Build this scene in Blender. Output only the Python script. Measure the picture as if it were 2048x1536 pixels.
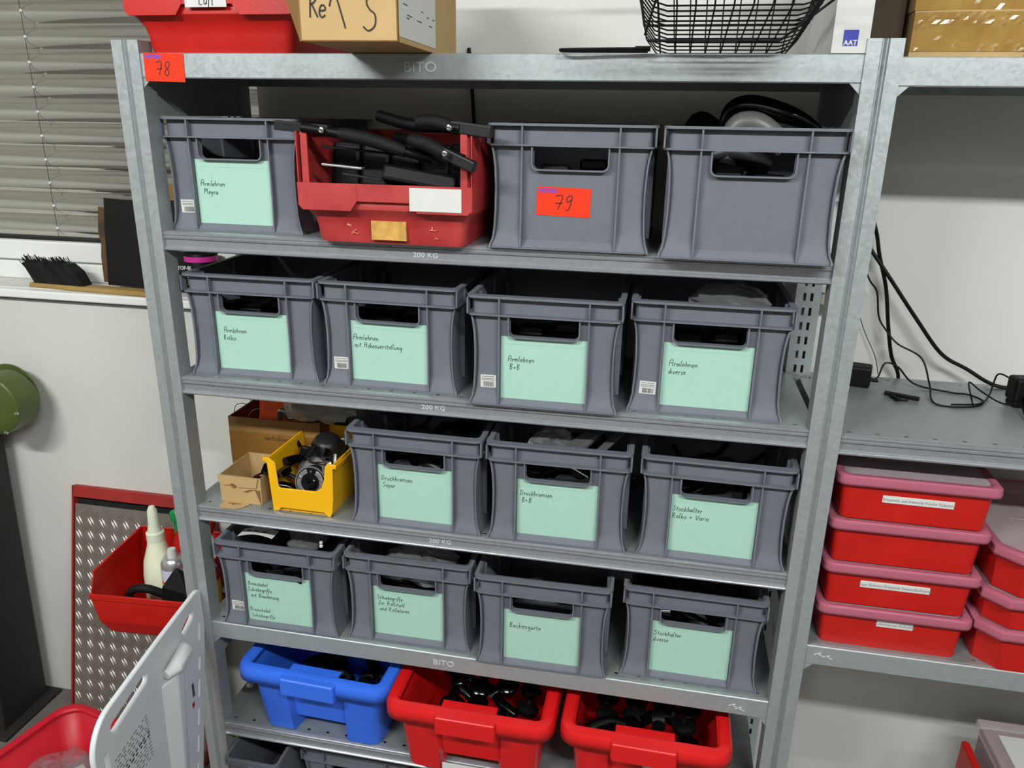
import bpy, math, random
from math import sin, cos, pi, radians, sqrt
from mathutils import Vector, Matrix
random.seed(7)
SC = bpy.context.scene
COL = SC.collection
for o in list(bpy.data.objects): bpy.data.objects.remove(o, do_unlink=True)

# ------------------------------------------------------------------ camera, world, light, exposure
cam_d = bpy.data.cameras.new('camera'); cam = bpy.data.objects.new('camera', cam_d); COL.objects.link(cam)
cam_d.sensor_width = 36; cam_d.lens = 1563.54 / 2048 * 36; cam_d.clip_start = .02
_y, _p, _r = radians(11.0135), radians(-18.7693), radians(-.9496)
_M = Matrix.Rotation(_y, 3, 'Z') @ Matrix.Rotation(_p, 3, 'X') @ Matrix.Rotation(_r, 3, 'Y')
_c = [_M @ Vector(v) for v in ((1, 0, 0), (0, 0, 1), (0, -1, 0))]
cam.matrix_world = Matrix(((_c[0].x, _c[1].x, _c[2].x, 1.0071), (_c[0].y, _c[1].y, _c[2].y, -1.4288), (_c[0].z, _c[1].z, _c[2].z, 1.8714), (0, 0, 0, 1)))
SC.camera = cam
SC.view_settings.view_transform = 'Standard'; SC.view_settings.look = 'None'
SC.view_settings.exposure = 0.0; SC.view_settings.gamma = 1; SC.view_settings.use_curve_mapping = False
W = bpy.data.worlds.new('world'); SC.world = W; W.use_nodes = True
W.node_tree.nodes['Background'].inputs[0].default_value = (.62, .66, .66, 1)
W.node_tree.nodes['Background'].inputs[1].default_value = .16

def area_light(name, loc, size, power, rot=(0, 0, 0), col=(.97, 1, .985)):
    d = bpy.data.lights.new(name, 'AREA'); d.shape = 'RECTANGLE'; d.size, d.size_y = size; d.energy = power; d.color = col
    o = bpy.data.objects.new(name, d); COL.objects.link(o); o.location = loc; o.rotation_euler = rot
    return o
area_light('tube_or_fill_light', (-.45, -2.05, 2.93), (1.25, .09), 65, (radians(38), 0, 0))
area_light('tube_or_fill_light', (1.95, -2.05, 2.93), (1.25, .09), 61, (radians(38), 0, 0))
area_light('tube_or_fill_light', (.5, -3.3, 2.93), (2.8, 1.7), 26, (radians(20), 0, 0))  # broad fill panel added as ambience, wider than any tube

# ------------------------------------------------------------------ materials
def lin(c):
    f = lambda v: v / 12.92 if v <= .04045 else ((v + .055) / 1.055) ** 2.4
    return tuple(f(v / 255) for v in c) + (1,)
MATS = {}
def mat(name, rgb, rough=.5, metal=0, var=.06, scale=30, bump=0, bscale=None, spec=.5, alpha=1, trans=0, ior=1.45, rvar=0, emit=0, rgb2=None, tex='noise', stretch=None, coat=0):
    if name in MATS: return MATS[name]
    m = bpy.data.materials.new(name); m.use_nodes = True; nt = m.node_tree; N = nt.nodes; L = nt.links
    b = N['Principled BSDF']
    c = lin(rgb); c2 = lin(rgb2) if rgb2 else tuple(max(0, v * (1 - var)) for v in c[:3]) + (1,)
    c1 = c if rgb2 else tuple(min(1, v * (1 + var)) for v in c[:3]) + (1,)
    tc = N.new('ShaderNodeTexCoord'); mp = N.new('ShaderNodeMapping'); L.new(tc.outputs['Object'], mp.inputs[0])
    if stretch: mp.inputs['Scale'].default_value = stretch
    if tex == 'voronoi':
        t = N.new('ShaderNodeTexVoronoi'); t.inputs['Scale'].default_value = scale; out = t.outputs['Color']
        sp = N.new('ShaderNodeSeparateColor'); L.new(out, sp.inputs[0]); out = sp.outputs[0]
    else:
        t = N.new('ShaderNodeTexNoise'); t.inputs['Scale'].default_value = scale; t.inputs['Detail'].default_value = 5; out = t.outputs['Fac']
    L.new(mp.outputs[0], t.inputs['Vector'])
    r = N.new('ShaderNodeValToRGB'); L.new(out, r.inputs[0])
    if tex == 'noise': r.color_ramp.elements[0].position = .3; r.color_ramp.elements[1].position = .7
    r.color_ramp.elements[0].color = c2; r.color_ramp.elements[1].color = c1
    L.new(r.outputs[0], b.inputs['Base Color'])
    b.inputs['Roughness'].default_value = rough; b.inputs['Metallic'].default_value = metal
    b.inputs['Specular IOR Level'].default_value = spec; b.inputs['Alpha'].default_value = alpha
    b.inputs['Transmission Weight'].default_value = trans; b.inputs['IOR'].default_value = ior; b.inputs['Coat Weight'].default_value = coat
    if rvar:
        mr = N.new('ShaderNodeMapRange'); L.new(out, mr.inputs[0]); mr.inputs[3].default_value = max(.02, rough - rvar); mr.inputs[4].default_value = rough + rvar; L.new(mr.outputs[0], b.inputs['Roughness'])
    if bump:
        t2 = N.new('ShaderNodeTexNoise'); t2.inputs['Scale'].default_value = bscale or scale * 4; t2.inputs['Detail'].default_value = 4; L.new(mp.outputs[0], t2.inputs['Vector'])
        bp = N.new('ShaderNodeBump'); bp.inputs['Strength'].default_value = bump; bp.inputs['Distance'].default_value = .002; L.new(t2.outputs['Fac'], bp.inputs['Height']); L.new(bp.outputs[0], b.inputs['Normal'])
    if emit: b.inputs['Emission Color'].default_value = c; b.inputs['Emission Strength'].default_value = emit
    MATS[name] = m; return m
GALV = mat('galvanised_steel', (158, 165, 167), .42, .45, .05, 160, .05, 400, tex='voronoi', rvar=.05)
LIP = mat('rolled_steel', (166, 170, 176), .28, .6, .03, 60, .012, 200, rvar=.05)
DECK = mat('shelf_deck_steel', (150, 158, 158), .38, .55, .08, 45, .04, 300, rvar=.06)
EMB = mat('embossed_steel', (200, 206, 208), .35, .2)
CRATE = mat('grey_crate_plastic', (98, 102, 111), .62, 0, .04, 40, .12, 900, spec=.35)
PAPER = mat('mint_paper', (157, 193, 177), .85, 0, .02, 60, spec=.2)
PAPERLINE = mat('paper_edge_line', (140, 180, 165), .8)
INK = mat('pen_ink', (28, 32, 36), .8)
WHITEP = mat('white_paper', (196, 196, 193), .8, 0, .02, 60, spec=.2)
PRINT = mat('print_grey', (70, 70, 74), .8)
ORANGE = mat('orange_red_paper', (216, 54, 28), .75, 0, .03, 20, spec=.2)
BLUEINK = mat('blue_violet_ink', (86, 74, 190), .8)
WALLM = mat('white_wall_paint', (202, 201, 196), .8, 0, .02, 6, .15, 120, spec=.25)
SILLM = mat('window_frame_plastic', (222, 224, 220), .45, 0, .01, 10)
SEAM = mat('seal_grey', (120, 122, 120), .7)
FLOORM = mat('concrete_floor', (104, 98, 92), .75, 0, .2, 9, .2, 80)
BLACK = mat('black_plastic', (6, 6, 7), .5, 0, .2, 60, spec=.22)
BLACKR = mat('black_rubber_grip', (9, 9, 10), .6, 0, .3, 120, .8, 420, spec=.3)
BLACKG = mat('black_gloss', (4, 4, 5), .14, 0, .2, 30)
DGREY = mat('dark_grey_metal', (38, 38, 40), .4, .4, .1, 40)
CLIPM = mat('clear_glossy_clip', (240, 240, 240), .08, .3, .02, 20)
CHROME = mat('chrome', (205, 207, 210), .12, 1, .02, 20)
ALU = mat('cast_aluminium', (160, 160, 162), .35, .8, .06, 90)
RED = mat('red_bin_plastic', (176, 22, 14), .42, 0, .08, 14, .1, 300, rvar=.05)
REDW = mat('worn_red_plastic', (176, 60, 58), .5, 0, .12, 12, .1, 300, rgb2=(148, 34, 36))
REDT = mat('red_tub_plastic', (206, 24, 26), .38, 0, .05, 10, .06, 200)
BLUET = mat('blue_tub_plastic', (50, 104, 220), .4, 0, .05, 10, .06, 200)
YEL = mat('yellow_bin_plastic', (224, 168, 8), .45, 0, .05, 14, .08, 300)
CARD = mat('kraft_cardboard', (174, 146, 102), .85, 0, .05, 12, .1, 200, spec=.2)
CARDD = mat('brown_cardboard', (134, 102, 60), .85, 0, .1, 10, .1, 200, spec=.2)
CARDE = mat('cardboard_edge', (120, 90, 52), .9, 0, .15, 80, spec=.1)
TAPE = mat('brown_packing_tape', (128, 90, 40), .25, 0, .08, 12, .3, 40)
GREEN = mat('olive_green_enamel', (72, 86, 40), .3, 0, .08, 6, .1, 40)
PEDM = mat('dark_pedestal_paint', (38, 34, 32), .6, 0, .15, 8)
BOARDM = mat('light_grey_plastic', (206, 210, 212), .45, 0, .015, 20, .05, 500)
REDF = mat('red_oxide_steel', (168, 44, 40), .5, .1, .1, 14, rgb2=(140, 40, 36))
PLATEM = mat('worn_tread_steel', (134, 126, 118), .42, .5, .1, 50, .25, 260, rvar=.08)
LOZ = mat('lit_lozenge_steel', (224, 220, 212), .34, .35, .04, 90)  # lighter steel: the glint of one lozenge direction is put into the colour
DGAP = mat('black_void', (16, 14, 14), .8)
BAG = mat('clear_plastic_bag', (150, 152, 156), .10, 0, .02, 12, .9, 30, alpha=.24)
BAGT = mat('thin_plastic_film', (200, 205, 208), .1, 0, .02, 12, .9, 30, alpha=.16)
LIDM = mat('clear_lid_plastic', (205, 188, 192), .25, 0, .03, 14, .15, 60, alpha=.42)
LIDR = mat('frosted_lid_rim_plastic', (180, 100, 120), .35, 0, .05, 14, alpha=.78)
MILK = mat('milky_bottle_plastic', (216, 218, 190), .35, 0, .02, 20)
YCARD = mat('yellow_grime_sticker', (186, 144, 72), .8, 0, .25, 60)
SLAT = mat('glossy_blind_slat', (206, 204, 196), .07, .9, .04, 3, rvar=.02, stretch=(1, 1, 12))
GREENB = mat('green_plastic', (16, 132, 66), .4)
MAG = mat('magenta_label', (196, 40, 140), .5)
BLUEB = mat('logo_blue', (44, 52, 150), .6)
ORB = mat('orange_plastic', (240, 82, 20), .5, 0, .1, 20)
BRIST = mat('black_bristle', (5, 4, 4), .8)
CEILM = mat('ceiling_paint', (235, 235, 232), .9)
LAMPM = mat('lamp_diffuser', (255, 252, 240), .5, emit=6)

# ------------------------------------------------------------------ mesh helpers
class MB:
    def __init__(s): s.v = []; s.f = []; s.m = None
    def add(s, vs, fs, M=None):
        n = len(s.v); s.v += [tuple(M @ Vector(p)) if M else tuple(p) for p in vs]; s.f += [tuple(i + n for i in f) for f in fs]; return s
    def box(s, x0, x1, y0, y1, z0, z1, M=None):
        return s.add([(x, y, z) for x in (x0, x1) for y in (y0, y1) for z in (z0, z1)], [(0, 1, 3, 2), (4, 6, 7, 5), (0, 4, 5, 1), (2, 3, 7, 6), (0, 2, 6, 4), (1, 5, 7, 3)], M)
    def bar(s, a, b, w, h, up=(0, 0, 1)):
        a, b = Vector(a), Vector(b); d = (b - a); L = d.length; x = d.normalized(); u = Vector(up)
        if abs(x.dot(u)) > .98: u = Vector((0, 1, 0))
        y = u.cross(x).normalized(); z = x.cross(y)
        M = Matrix(((x.x, y.x, z.x, a.x), (x.y, y.y, z.y, a.y), (x.z, y.z, z.z, a.z), (0, 0, 0, 1)))
        return s.box(0, L, -w / 2, w / 2, -h / 2, h / 2, M)
    def loop(s, rings, caps=True, closed=True):
        n = len(rings[0]); o = len(s.v)
        for r in rings: s.v += [tuple(p) for p in r]
        for k in range(len(rings) - 1):
            for i in range(n if closed else n - 1):
                j = (i + 1) % n; s.f.append((o + k * n + i, o + k * n + j, o + (k + 1) * n + j, o + (k + 1) * n + i))
        if caps:
            s.f.append(tuple(o + i for i in reversed(range(n)))); s.f.append(tuple(o + (len(rings) - 1) * n + i for i in range(n)))
        return s
    def tube(s, pts, r, n=8, caps=True):
        pts = [Vector(p) for p in pts]; rr = r if isinstance(r, (list, tuple)) else [r] * len(pts); rings = []
        t = (pts[1] - pts[0]).normalized(); u = Vector((0, 0, 1)) if abs(t.z) < .9 else Vector((1, 0, 0)); u = (u - t * u.dot(t)).normalized()
        for i, p in enumerate(pts):
            t = (pts[min(i + 1, len(pts) - 1)] - pts[max(i - 1, 0)]).normalized(); u = (u - t * u.dot(t)).normalized(); w = t.cross(u)
            rings.append([p + (u * cos(2 * pi * k / n) + w * sin(2 * pi * k / n)) * rr[i] for k in range(n)])
        return s.loop(rings, caps)
    def lathe(s, prof, n=24, M=None):   # prof: (r, z) bottom to top
        o = len(s.v); vs = []; fs = []
        for r, z in prof: vs += [(r * cos(2 * pi * k / n), r * sin(2 * pi * k / n), z) for k in range(n)]
        for i in range(len(prof) - 1):
            for k in range(n): j = (k + 1) % n; fs.append((i * n + k, i * n + j, (i + 1) * n + j, (i + 1) * n + k))
        fs.append(tuple(reversed(range(n)))); fs.append(tuple((len(prof) - 1) * n + k for k in range(n)))
        return s.add(vs, fs, M)
    def prism(s, poly, z0, z1, M=None):
        n = len(poly); vs = [(x, y, z0) for x, y in poly] + [(x, y, z1) for x, y in poly]
        fs = [tuple(reversed(range(n))), tuple(range(n, 2 * n))] + [(i, (i + 1) % n, n + (i + 1) % n, n + i) for i in range(n)]
        return s.add(vs, fs, M)
    def strip(s, prof, th, a, b, ax):   # open profile with thickness, extruded along ax ('x': prof=(y,z); 'z': prof=(x,y); 'y': prof=(x,z))
        P = [Vector(p) for p in prof]; n = len(P); off = []
        for i in range(n):
            d1 = (P[i] - P[i - 1]).normalized() if i else (P[1] - P[0]).normalized(); d2 = (P[i + 1] - P[i]).normalized() if i < n - 1 else d1
            nn = Vector((-(d1 + d2).y, (d1 + d2).x)); nn = nn.normalized() if nn.length > 1e-6 else Vector((-d1.y, d1.x))
            off.append(P[i] + nn * th / max(.5, abs(nn.dot(Vector((-d1.y, d1.x))))))
        poly = [tuple(p) for p in P] + [tuple(p) for p in reversed(off)]
        mp = {'x': lambda p, t: (t, p[0], p[1]), 'z': lambda p, t: (p[0], p[1], t), 'y': lambda p, t: (p[0], t, p[1])}[ax]
        return s.loop([[mp(p, a) for p in poly], [mp(p, b) for p in poly]], True)
    def build(s, name, m, parent=None, smooth=False, bevel=0, loc=None, rot=None, seg=2):
        me = bpy.data.meshes.new(name); me.from_pydata(s.v, [], s.f); me.validate(); me.update()
        import bmesh
        bm = bmesh.new(); bm.from_mesh(me); bmesh.ops.recalc_face_normals(bm, faces=bm.faces); bm.to_mesh(me); bm.free()
        me.materials.append(m)
        for p in me.polygons: p.use_smooth = smooth
        o = bpy.data.objects.new(name, me); COL.objects.link(o)
        if parent: o.parent = parent
        if loc: o.location = loc
        if rot: o.rotation_euler = rot
        if smooth:
            try: me.set_sharp_from_angle(angle=radians(38))
            except Exception: pass
        if bevel:
            b = o.modifiers.new('bevel', 'BEVEL'); b.width = bevel; b.segments = seg; b.limit_method = 'ANGLE'; b.angle_limit = radians(40)
        return o
def T(o, label, cat, group=None, kind=None):
    if label: o['label'] = label
    if cat: o['category'] = cat
    if group: o['group'] = group
    if kind: o['kind'] = kind
    return o
def E(name, loc, rz=0, label=None, cat=None, group=None):
    o = bpy.data.objects.new(name, None); COL.objects.link(o); o.location = loc; o.rotation_euler = (0, 0, rz); o.empty_display_size = .05
    return T(o, label, cat, group)
def structure(o): o['kind'] = 'structure'; return o
def rrect(x0, x1, y0, y1, r, n=5):
    out = []
    for cx, cy, a in ((x1 - r, y0 + r, -90), (x1 - r, y1 - r, 0), (x0 + r, y1 - r, 90), (x0 + r, y0 + r, 180)):
        for k in range(n + 1): t = radians(a + 90 * k / n); out.append((cx + r * cos(t), cy + r * sin(t)))
    return out
def ring(mb, outer, inner, z0, z1):
    n = len(outer); o = len(mb.v)
    mb.v += [(x, y, z0) for x, y in outer] + [(x, y, z1) for x, y in outer] + [(x, y, z1) for x, y in inner] + [(x, y, z0) for x, y in inner]
    for i in range(n):
        j = (i + 1) % n
        for a in range(4): b = (a + 1) % 4; mb.f.append((o + a * n + i, o + a * n + j, o + b * n + j, o + b * n + i))
def curve_pts(pts, n=8):
    pts = [Vector(p) for p in pts]; P = [pts[0]] + pts + [pts[-1]]; out = []
    for i in range(1, len(P) - 2):
        for k in range(n):
            t = k / n; a, b, c, d = P[i - 1], P[i], P[i + 1], P[i + 2]
            out.append(.5 * ((2 * b) + (c - a) * t + (2 * a - 5 * b + 4 * c - d) * t * t + (3 * b - a - 3 * c + d) * t ** 3))
    return out + [pts[-1]]
def text(s, size, name, m, parent, loc, rot=(radians(90), 0, 0), ext=.0004, bold=0, shear=0, align='LEFT', sx=1):
    c = bpy.data.curves.new('tmp', 'FONT'); c.body = s; c.size = size; c.extrude = ext; c.offset = bold; c.shear = shear; c.align_x = align; c.resolution_u = 3
    t = bpy.data.objects.new('tmp', c); COL.objects.link(t); dg = bpy.context.evaluated_depsgraph_get(); dg.update()
    me = bpy.data.meshes.new_from_object(t.evaluated_get(dg)); bpy.data.objects.remove(t, do_unlink=True)
    me.materials.clear(); me.materials.append(m); me.name = name
    o = bpy.data.objects.new(name, me); COL.objects.link(o); o.parent = parent; o.location = loc; o.rotation_euler = rot; o.scale = (sx, 1, 1)
    return o

# handwriting: single-stroke letters, (advance, strokes); x height .5, caps 1
def _g(w, *st): return (w, [[tuple(float(q) for q in p.split(',')) for p in s.split()] for s in st])
ARC_o = '.35,.42 .2,.5 .05,.35 .08,.1 .22,0 .38,.15 .38,.35 .3,.47'
GL = {' ': (.35, []), 'A': _g(.62, '.05,0 .08,.95 .5,1 .52,0', '.06,.5 .5,.52'), 'B': _g(.55, '.12,0 .1,1', '0,.92 .3,1 .42,.8 .12,.55 .42,.4 .4,.1 .1,0'),
 'D': _g(.62, '.1,0 .1,1', '0,.95 .35,.9 .52,.55 .4,.15 .1,0'), 'S': _g(.55, '.45,.9 .25,1 .08,.8 .2,.6 .38,.45 .4,.15 .2,0 .02,.12'), 'M': _g(.7, '.05,0 .1,1 .3,.45 .52,1 .6,0'),
 'R': _g(.6, '.1,0 .12,1', '0,.88 .25,1 .42,.85 .34,.62 .12,.52', '.2,.52 .5,0'), 'H': _g(.6, '.08,0 .1,1', '.48,0 .5,1', '.08,.5 .5,.5'), 'V': _g(.55, '0,.95 .22,0 .5,1'),
 '+': _g(.55, '.05,.35 .42,.35', '.24,.12 .24,.58'), 'r': _g(.36, '.05,.5 .08,0', '.08,.32 .2,.5 .32,.44'), 'm': _g(.6, '.03,.5 .06,0', '.06,.35 .18,.5 .26,.35 .28,0', '.28,.35 .42,.5 .5,.3 .52,0'),
 'l': _g(.26, '.12,1.05 .04,.5 .06,.1 .16,0'), 'e': _g(.42, '.05,.28 .34,.3 .28,.48 .12,.46 .04,.2 .16,0 .34,.1'), 'h': _g(.44, '.08,1 .05,0', '.06,.3 .2,.5 .32,.35 .34,0'),
 'n': _g(.46, '.04,.5 .06,0', '.06,.32 .2,.5 .34,.35 .36,0'), 'y': _g(.42, '.02,.5 .14,.08 .32,.5', '.32,.5 .2,-.3 .0,-.35'), 'g': _g(.42, '.34,.45 .12,.5 .03,.2 .18,.05 .34,.4', '.34,.5 .3,-.3 .05,-.35'),
 'a': _g(.44, '.34,.42 .14,.5 .03,.2 .16,0 .32,.25 .34,.5', '.34,.5 .36,.06 .42,0'), 'o': _g(.44, ARC_o), 'k': _g(.42, '.06,1 .05,0', '.34,.5 .07,.25', '.12,.3 .36,0'), 'b': _g(.42, '.08,1 .05,0', '.06,.35 .22,.5 .35,.28 .22,0 .05,.05'),
 'u': _g(.46, '.04,.5 .06,.12 .18,0 .34,.2', '.36,.5 .36,0'), 'c': _g(.38, '.32,.42 .14,.5 .03,.22 .16,0 .34,.08'), 's': _g(.34, '.28,.46 .12,.5 .06,.36 .24,.2 .2,.02 .02,.04'),
 'p': _g(.44, '.05,.5 .04,-.4', '.05,.4 .22,.5 .35,.28 .2,.02 .06,.08'), 't': _g(.34, '.14,.85 .12,.1 .24,0', '.0,.55 .28,.58'), 'd': _g(.46, '.34,.4 .14,.48 .03,.2 .16,0 .34,.2', '.36,1 .36,0'),
 'i': _g(.22, '.08,.48 .08,.04', '.08,.66 .1,.7'), 'v': _g(.4, '.02,.5 .16,0 .34,.5'), 'z': _g(.4, '.03,.48 .32,.5 .04,.02 .34,0'), 'f': _g(.34, '.32,.95 .2,1.0 .12,.75 .08,-.3', '.0,.5 .26,.52'),
 'w': _g(.58, '.02,.5 .14,0 .26,.4 .38,0 .5,.5'), 'ö': _g(.44, ARC_o, '.12,.66 .14,.7', '.28,.66 .3,.7'), 'ü': _g(.46, '.04,.5 .06,.12 .18,0 .34,.2', '.36,.5 .36,0', '.1,.66 .12,.7', '.3,.66 .32,.7'),
 '7': _g(.6, '.05,.85 .5,.9 .3,0', '.08,.4 .55,.45'), '8': _g(.5, '.4,.95 .1,.85 .15,.6 .4,.3 .3,0 .08,.1 .1,.35 .4,.6 .42,.9'), '9': _g(.5, '.4,.65 .15,.5 .1,.8 .35,.95 .42,.7 .3,0 .1,.0'), '.': _g(.2, '.05,0 .08,.03'),
 'L': _g(.5, '.1,1 .06,.05 .42,0'), '1': _g(.5, '.0,.6 .3,1 .3,0'), 'K': _g(.5, '.08,1 .08,0', '.42,.95 .1,.45', '.14,.5 .45,0'), '2': _g(.5, '.05,.8 .25,1 .4,.75 .05,0 .45,.02'), '-': _g(.4, '.05,.4 .32,.42'), '5': _g(.5, '.42,1 .12,.98 .1,.6 .35,.55 .38,.15 .05,.02')}
def handwriting(lines, size, name, parent, loc, rot, width=.0010, lead=1.45, seed=1, slant=.12, m=None, adv=1.18):
    rnd = random.Random(seed); mb = MB()
    for li, line in enumerate(lines):
        x = rnd.uniform(-.2, .2) * size; y0 = -li * lead * size
        for ch in line:
            w, sts = GL.get(ch, GL['o']); dy = rnd.uniform(-.05, .05) * size; k = rnd.uniform(.9, 1.1)
            for st in sts:
                P = [Vector((x + (px * k + py * slant) * size, y0 + dy + py * size * rnd.uniform(.97, 1.03), 0)) for px, py in st]
                Q = curve_pts(P, 3) if len(P) > 2 else P
                off = []
                for i, p in enumerate(Q):
                    t = (Q[min(i + 1, len(Q) - 1)] - Q[max(i - 1, 0)]); t = t.normalized() if t.length > 1e-9 else Vector((1, 0, 0))
                    off.append(Vector((-t.y, t.x, 0)) * width / 2)
                o = len(mb.v); n = len(Q)
                for p, q in zip(Q, off): mb.v += [tuple(p + q), tuple(p - q)]
                for i in range(n - 1): mb.f.append((o + 2 * i, o + 2 * i + 1, o + 2 * i + 3, o + 2 * i + 2))
            x += w * size * adv * k
    o = mb.build(name, m or INK, parent, loc=loc, rot=rot)
    s = o.modifiers.new('thickness', 'SOLIDIFY'); s.thickness = .0002
    return o
UP = (radians(90), 0, 0)
ZS = [1.978, 1.6435, 1.3325, 1.0242, .7129, .4109, .108]
WB, PW = 1.294, .053

# ------------------------------------------------------------------ room shell
WY = .432
wall = MB(); wall.box(-2.6, 3.8, WY, WY + .25, 0, 1.40); wall.box(.004, 3.8, WY, WY + .25, 1.40, 3.0); wall.box(-2.6, .004, WY, WY + .25, 2.55, 3.0); wall.box(-2.6, -1.9, WY, WY + .25, 1.40, 2.55)
structure(wall.build('wall_back', WALLM))
structure(MB().box(-2.6, 3.8, -4.2, .70, -.1, 0).build('floor', FLOORM))
structure(MB().box(-2.6, 3.8, -4.2, .70, 3.0, 3.1).build('ceiling', CEILM))
structure(MB().box(-2.7, -2.6, -4.2, .70, 0, 3.0).build('wall_left', WALLM))
structure(MB().box(3.8, 3.9, -4.2, .70, 0, 3.0).build('wall_right', WALLM))
structure(MB().box(-2.6, 3.8, -4.3, -4.2, 0, 3.0).build('wall_front', WALLM))
win = E('window_1', (0, 0, 0)); structure(win)
f = MB(); f.box(-1.9, .003, .535, .60, 1.40, 1.452); f.build('window_frame', SILLM, win, bevel=.004)
f = MB(); f.box(-1.9, .003, .540, .60, 1.456, 1.512); f.build('window_sash', SILLM, win, bevel=.004)
f = MB(); f.box(-1.9, .003, .545, .59, 1.450, 1.458); f.build('window_seal', SEAM, win)
MB().box(-1.9, .003, .64, .65, 1.5, 2.55).build('window_pane', DGAP, win)
MB().box(-.03, .003, .53, .60, 1.512, 2.55).build('window_jamb', SILLM, win, bevel=.003)
sill = MB(); sill.box(-2.2, .003, .404, .56, 1.375, 1.398); structure(sill.build('trim_1', SILLM, bevel=.004))
structure(MB().box(-2.2, .003, .426, .434, 1.366, 1.376).build('trim_2', SEAM))

# venetian blind with glossy slats
bl = E('venetian_blind', (-.93, .575, 1.515), 0, 'venetian blind of glossy silver slats closed over the window', 'blind')
prof = [(-.019 * sin(pi * k / 14) + .004 * (k / 14), .068 * k / 14) for k in range(15)]
sl0 = MB(); sl0.strip([(p[0], p[1]) for p in prof], .0012, -.95, .895, 'x')
slat = None
for k in range(16):
    if slat is None: slat = sl0.build('slat', SLAT, bl, smooth=True)
    else: q = slat.copy(); COL.objects.link(q); q.parent = bl; q.location = (0, 0, .0635 * k)
MB().box(-.95, .895, -.012, .008, -.010, .0005).build('bottom_rail', DGAP, bl)
for xx in (.205, .78):
    c = MB(); c.tube([(xx, -.021, 0), (xx, -.021, 1.02)], .0007, 6)
    c.build('ladder_cord', DGREY, bl)
    c = MB().lathe([(.0005, -.004), (.0035, -.002), (.004, .001), (.002, .004)], 8).build('cord_clip', CLIPM, bl, smooth=True); c.location = (xx, -.020, .035)
    for k in range(1, 16): q = c.copy(); COL.objects.link(q); q.parent = bl; q.location = (xx, -.020, .0635 * k + .035)

# ceiling fittings: two fluorescent tubes, and one added to house the broad fill
for x, y, L in ((-.45, -2.05, 1.3), (1.95, -2.05, 1.3), (.5, -3.3, 2.6)):
    t = E('ceiling_lamp', (x, y, 3.0), 0, 'long ceiling lamp for tube or added fill light above the shelving, out of the photo', 'lamp', 'ceiling lamps')
    MB().box(-L / 2, L / 2, -.08, .08, -.04, 0).build('housing', SILLM, t, bevel=.004)

# ------------------------------------------------------------------ shelving rack
rack = E('shelving_rack', (0, 0, 0), 0, 'galvanised steel shelving rack of two bays holding grey crates and red boxes', 'shelving')
def front_post(x):
    m = MB(); c = x + PW / 2
    p = [(x + PW, .04), (x + PW, 0), (c + .007, 0), (c + .005, .004), (c + .0016, .0045), (c, .0012), (c - .0016, .0045), (c - .005, .004), (c - .007, 0), (x, 0), (x, .04)]
    m.strip(p, .0016, 0, 2.0, 'z'); return m.build('post', GALV, rack)
def rear_post(x, face=1):
    m = MB(); m.strip([(x + PW, .36), (x + PW, .402), (x, .402), (x, .36)], .0016, 0, 2.0, 'z')
    # slotted inner flange facing the room
    x0, x1 = (x, x + PW)
    m.box(x0, x0 + .016, .3585, .360, 0, 2); m.box(x1 - .016, x1, .3585, .360, 0, 2); m.box(x0 + .022, x1 - .022, .3585, .360, 0, 2)
    k = 0
    while k * .033 < 1.98:
        z = k * .033; m.box(x0 + .016, x0 + .022, .3585, .360, z, z + .015); m.box(x1 - .022, x1 - .016, .3585, .360, z, z + .015); k += 1
    return m.build('post', GALV, rack)
XR = WB + PW
for x in (-PW, WB, XR + WB): front_post(x); rear_post(x)
LP = [(.012, 0), (.0035, -.0006), (.0005, -.003), (.0006, -.006), (.0038, -.0078), (.0038, -.0095), (.0005, -.0112), (.0012, -.0142), (.0052, -.0158), (.0056, -.030), (.0012, -.0318), (-.0006, -.034), (-.0004, -.037), (.003, -.0395), (.008, -.040)]
FP = [(.012, 0), (.002, -.0004), (.0002, -.002), (0, -.043), (.002, -.045), (.010, -.045)]
def shelf(x0, W_, z, flat, ext0, ext1, texts=None):
    root = MB(); y0 = .012
    root.strip([(a + .002, b) for a, b in (FP if flat else LP)], .0012, x0 + .001, x0 + W_ - .001, 'x')
    s = root.build('shelf', LIP if not flat else GALV, rack, loc=(0, 0, z), smooth=True)
    d = MB(); t = .0012
    xs = x0 + .02; holes = []
    while xs < x0 + W_ - .02: holes.append(xs); xs += .05
    def row(ya, yb, xa, xb, hs):
        x = xa
        for h in hs: d.box(x, h - .004, ya, yb, -t, 0); x = h + .004
        d.box(x, xb, ya, yb, -t, 0)
    d.box(x0 + .001, x0 + W_ - .001, y0, .022, -t, 0); row(.022, .028, x0 + .001, x0 + W_ - .001, holes); d.box(x0 + .001, x0 + W_ - .001, .028, .044, -t, 0)
    d.box(ext0, ext1, .044, .345, -t, 0); d.box(x0 + .001, x0 + W_ - .001, .345, .372, -t, 0); row(.372, .378, x0 + .001, x0 + W_ - .001, holes); d.box(x0 + .001, x0 + W_ - .001, .378, .396, -t, 0)
    d.box(x0 + .001, x0 + W_ - .001, .396, .3975, -.045, -t)         # rear lip
    d.box(ext0, ext0 + .0015, .044, .345, -.035, -t); d.box(ext1 - .0015, ext1, .044, .345, -.035, -t)
    for yy in (.13, .26): d.box(x0 + .01, x0 + W_ - .01, yy, yy + .03, -.022, -.0205)
    d.build('deck', DECK, s)
    if texts:
        st, xc, size, zz = texts
        text(st, size, 'embossed_mark', EMB, s, (xc, .0074 if not flat else .0019, zz), UP, .0006, 0, 0, 'CENTER', 1.15)
    return s
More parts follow.
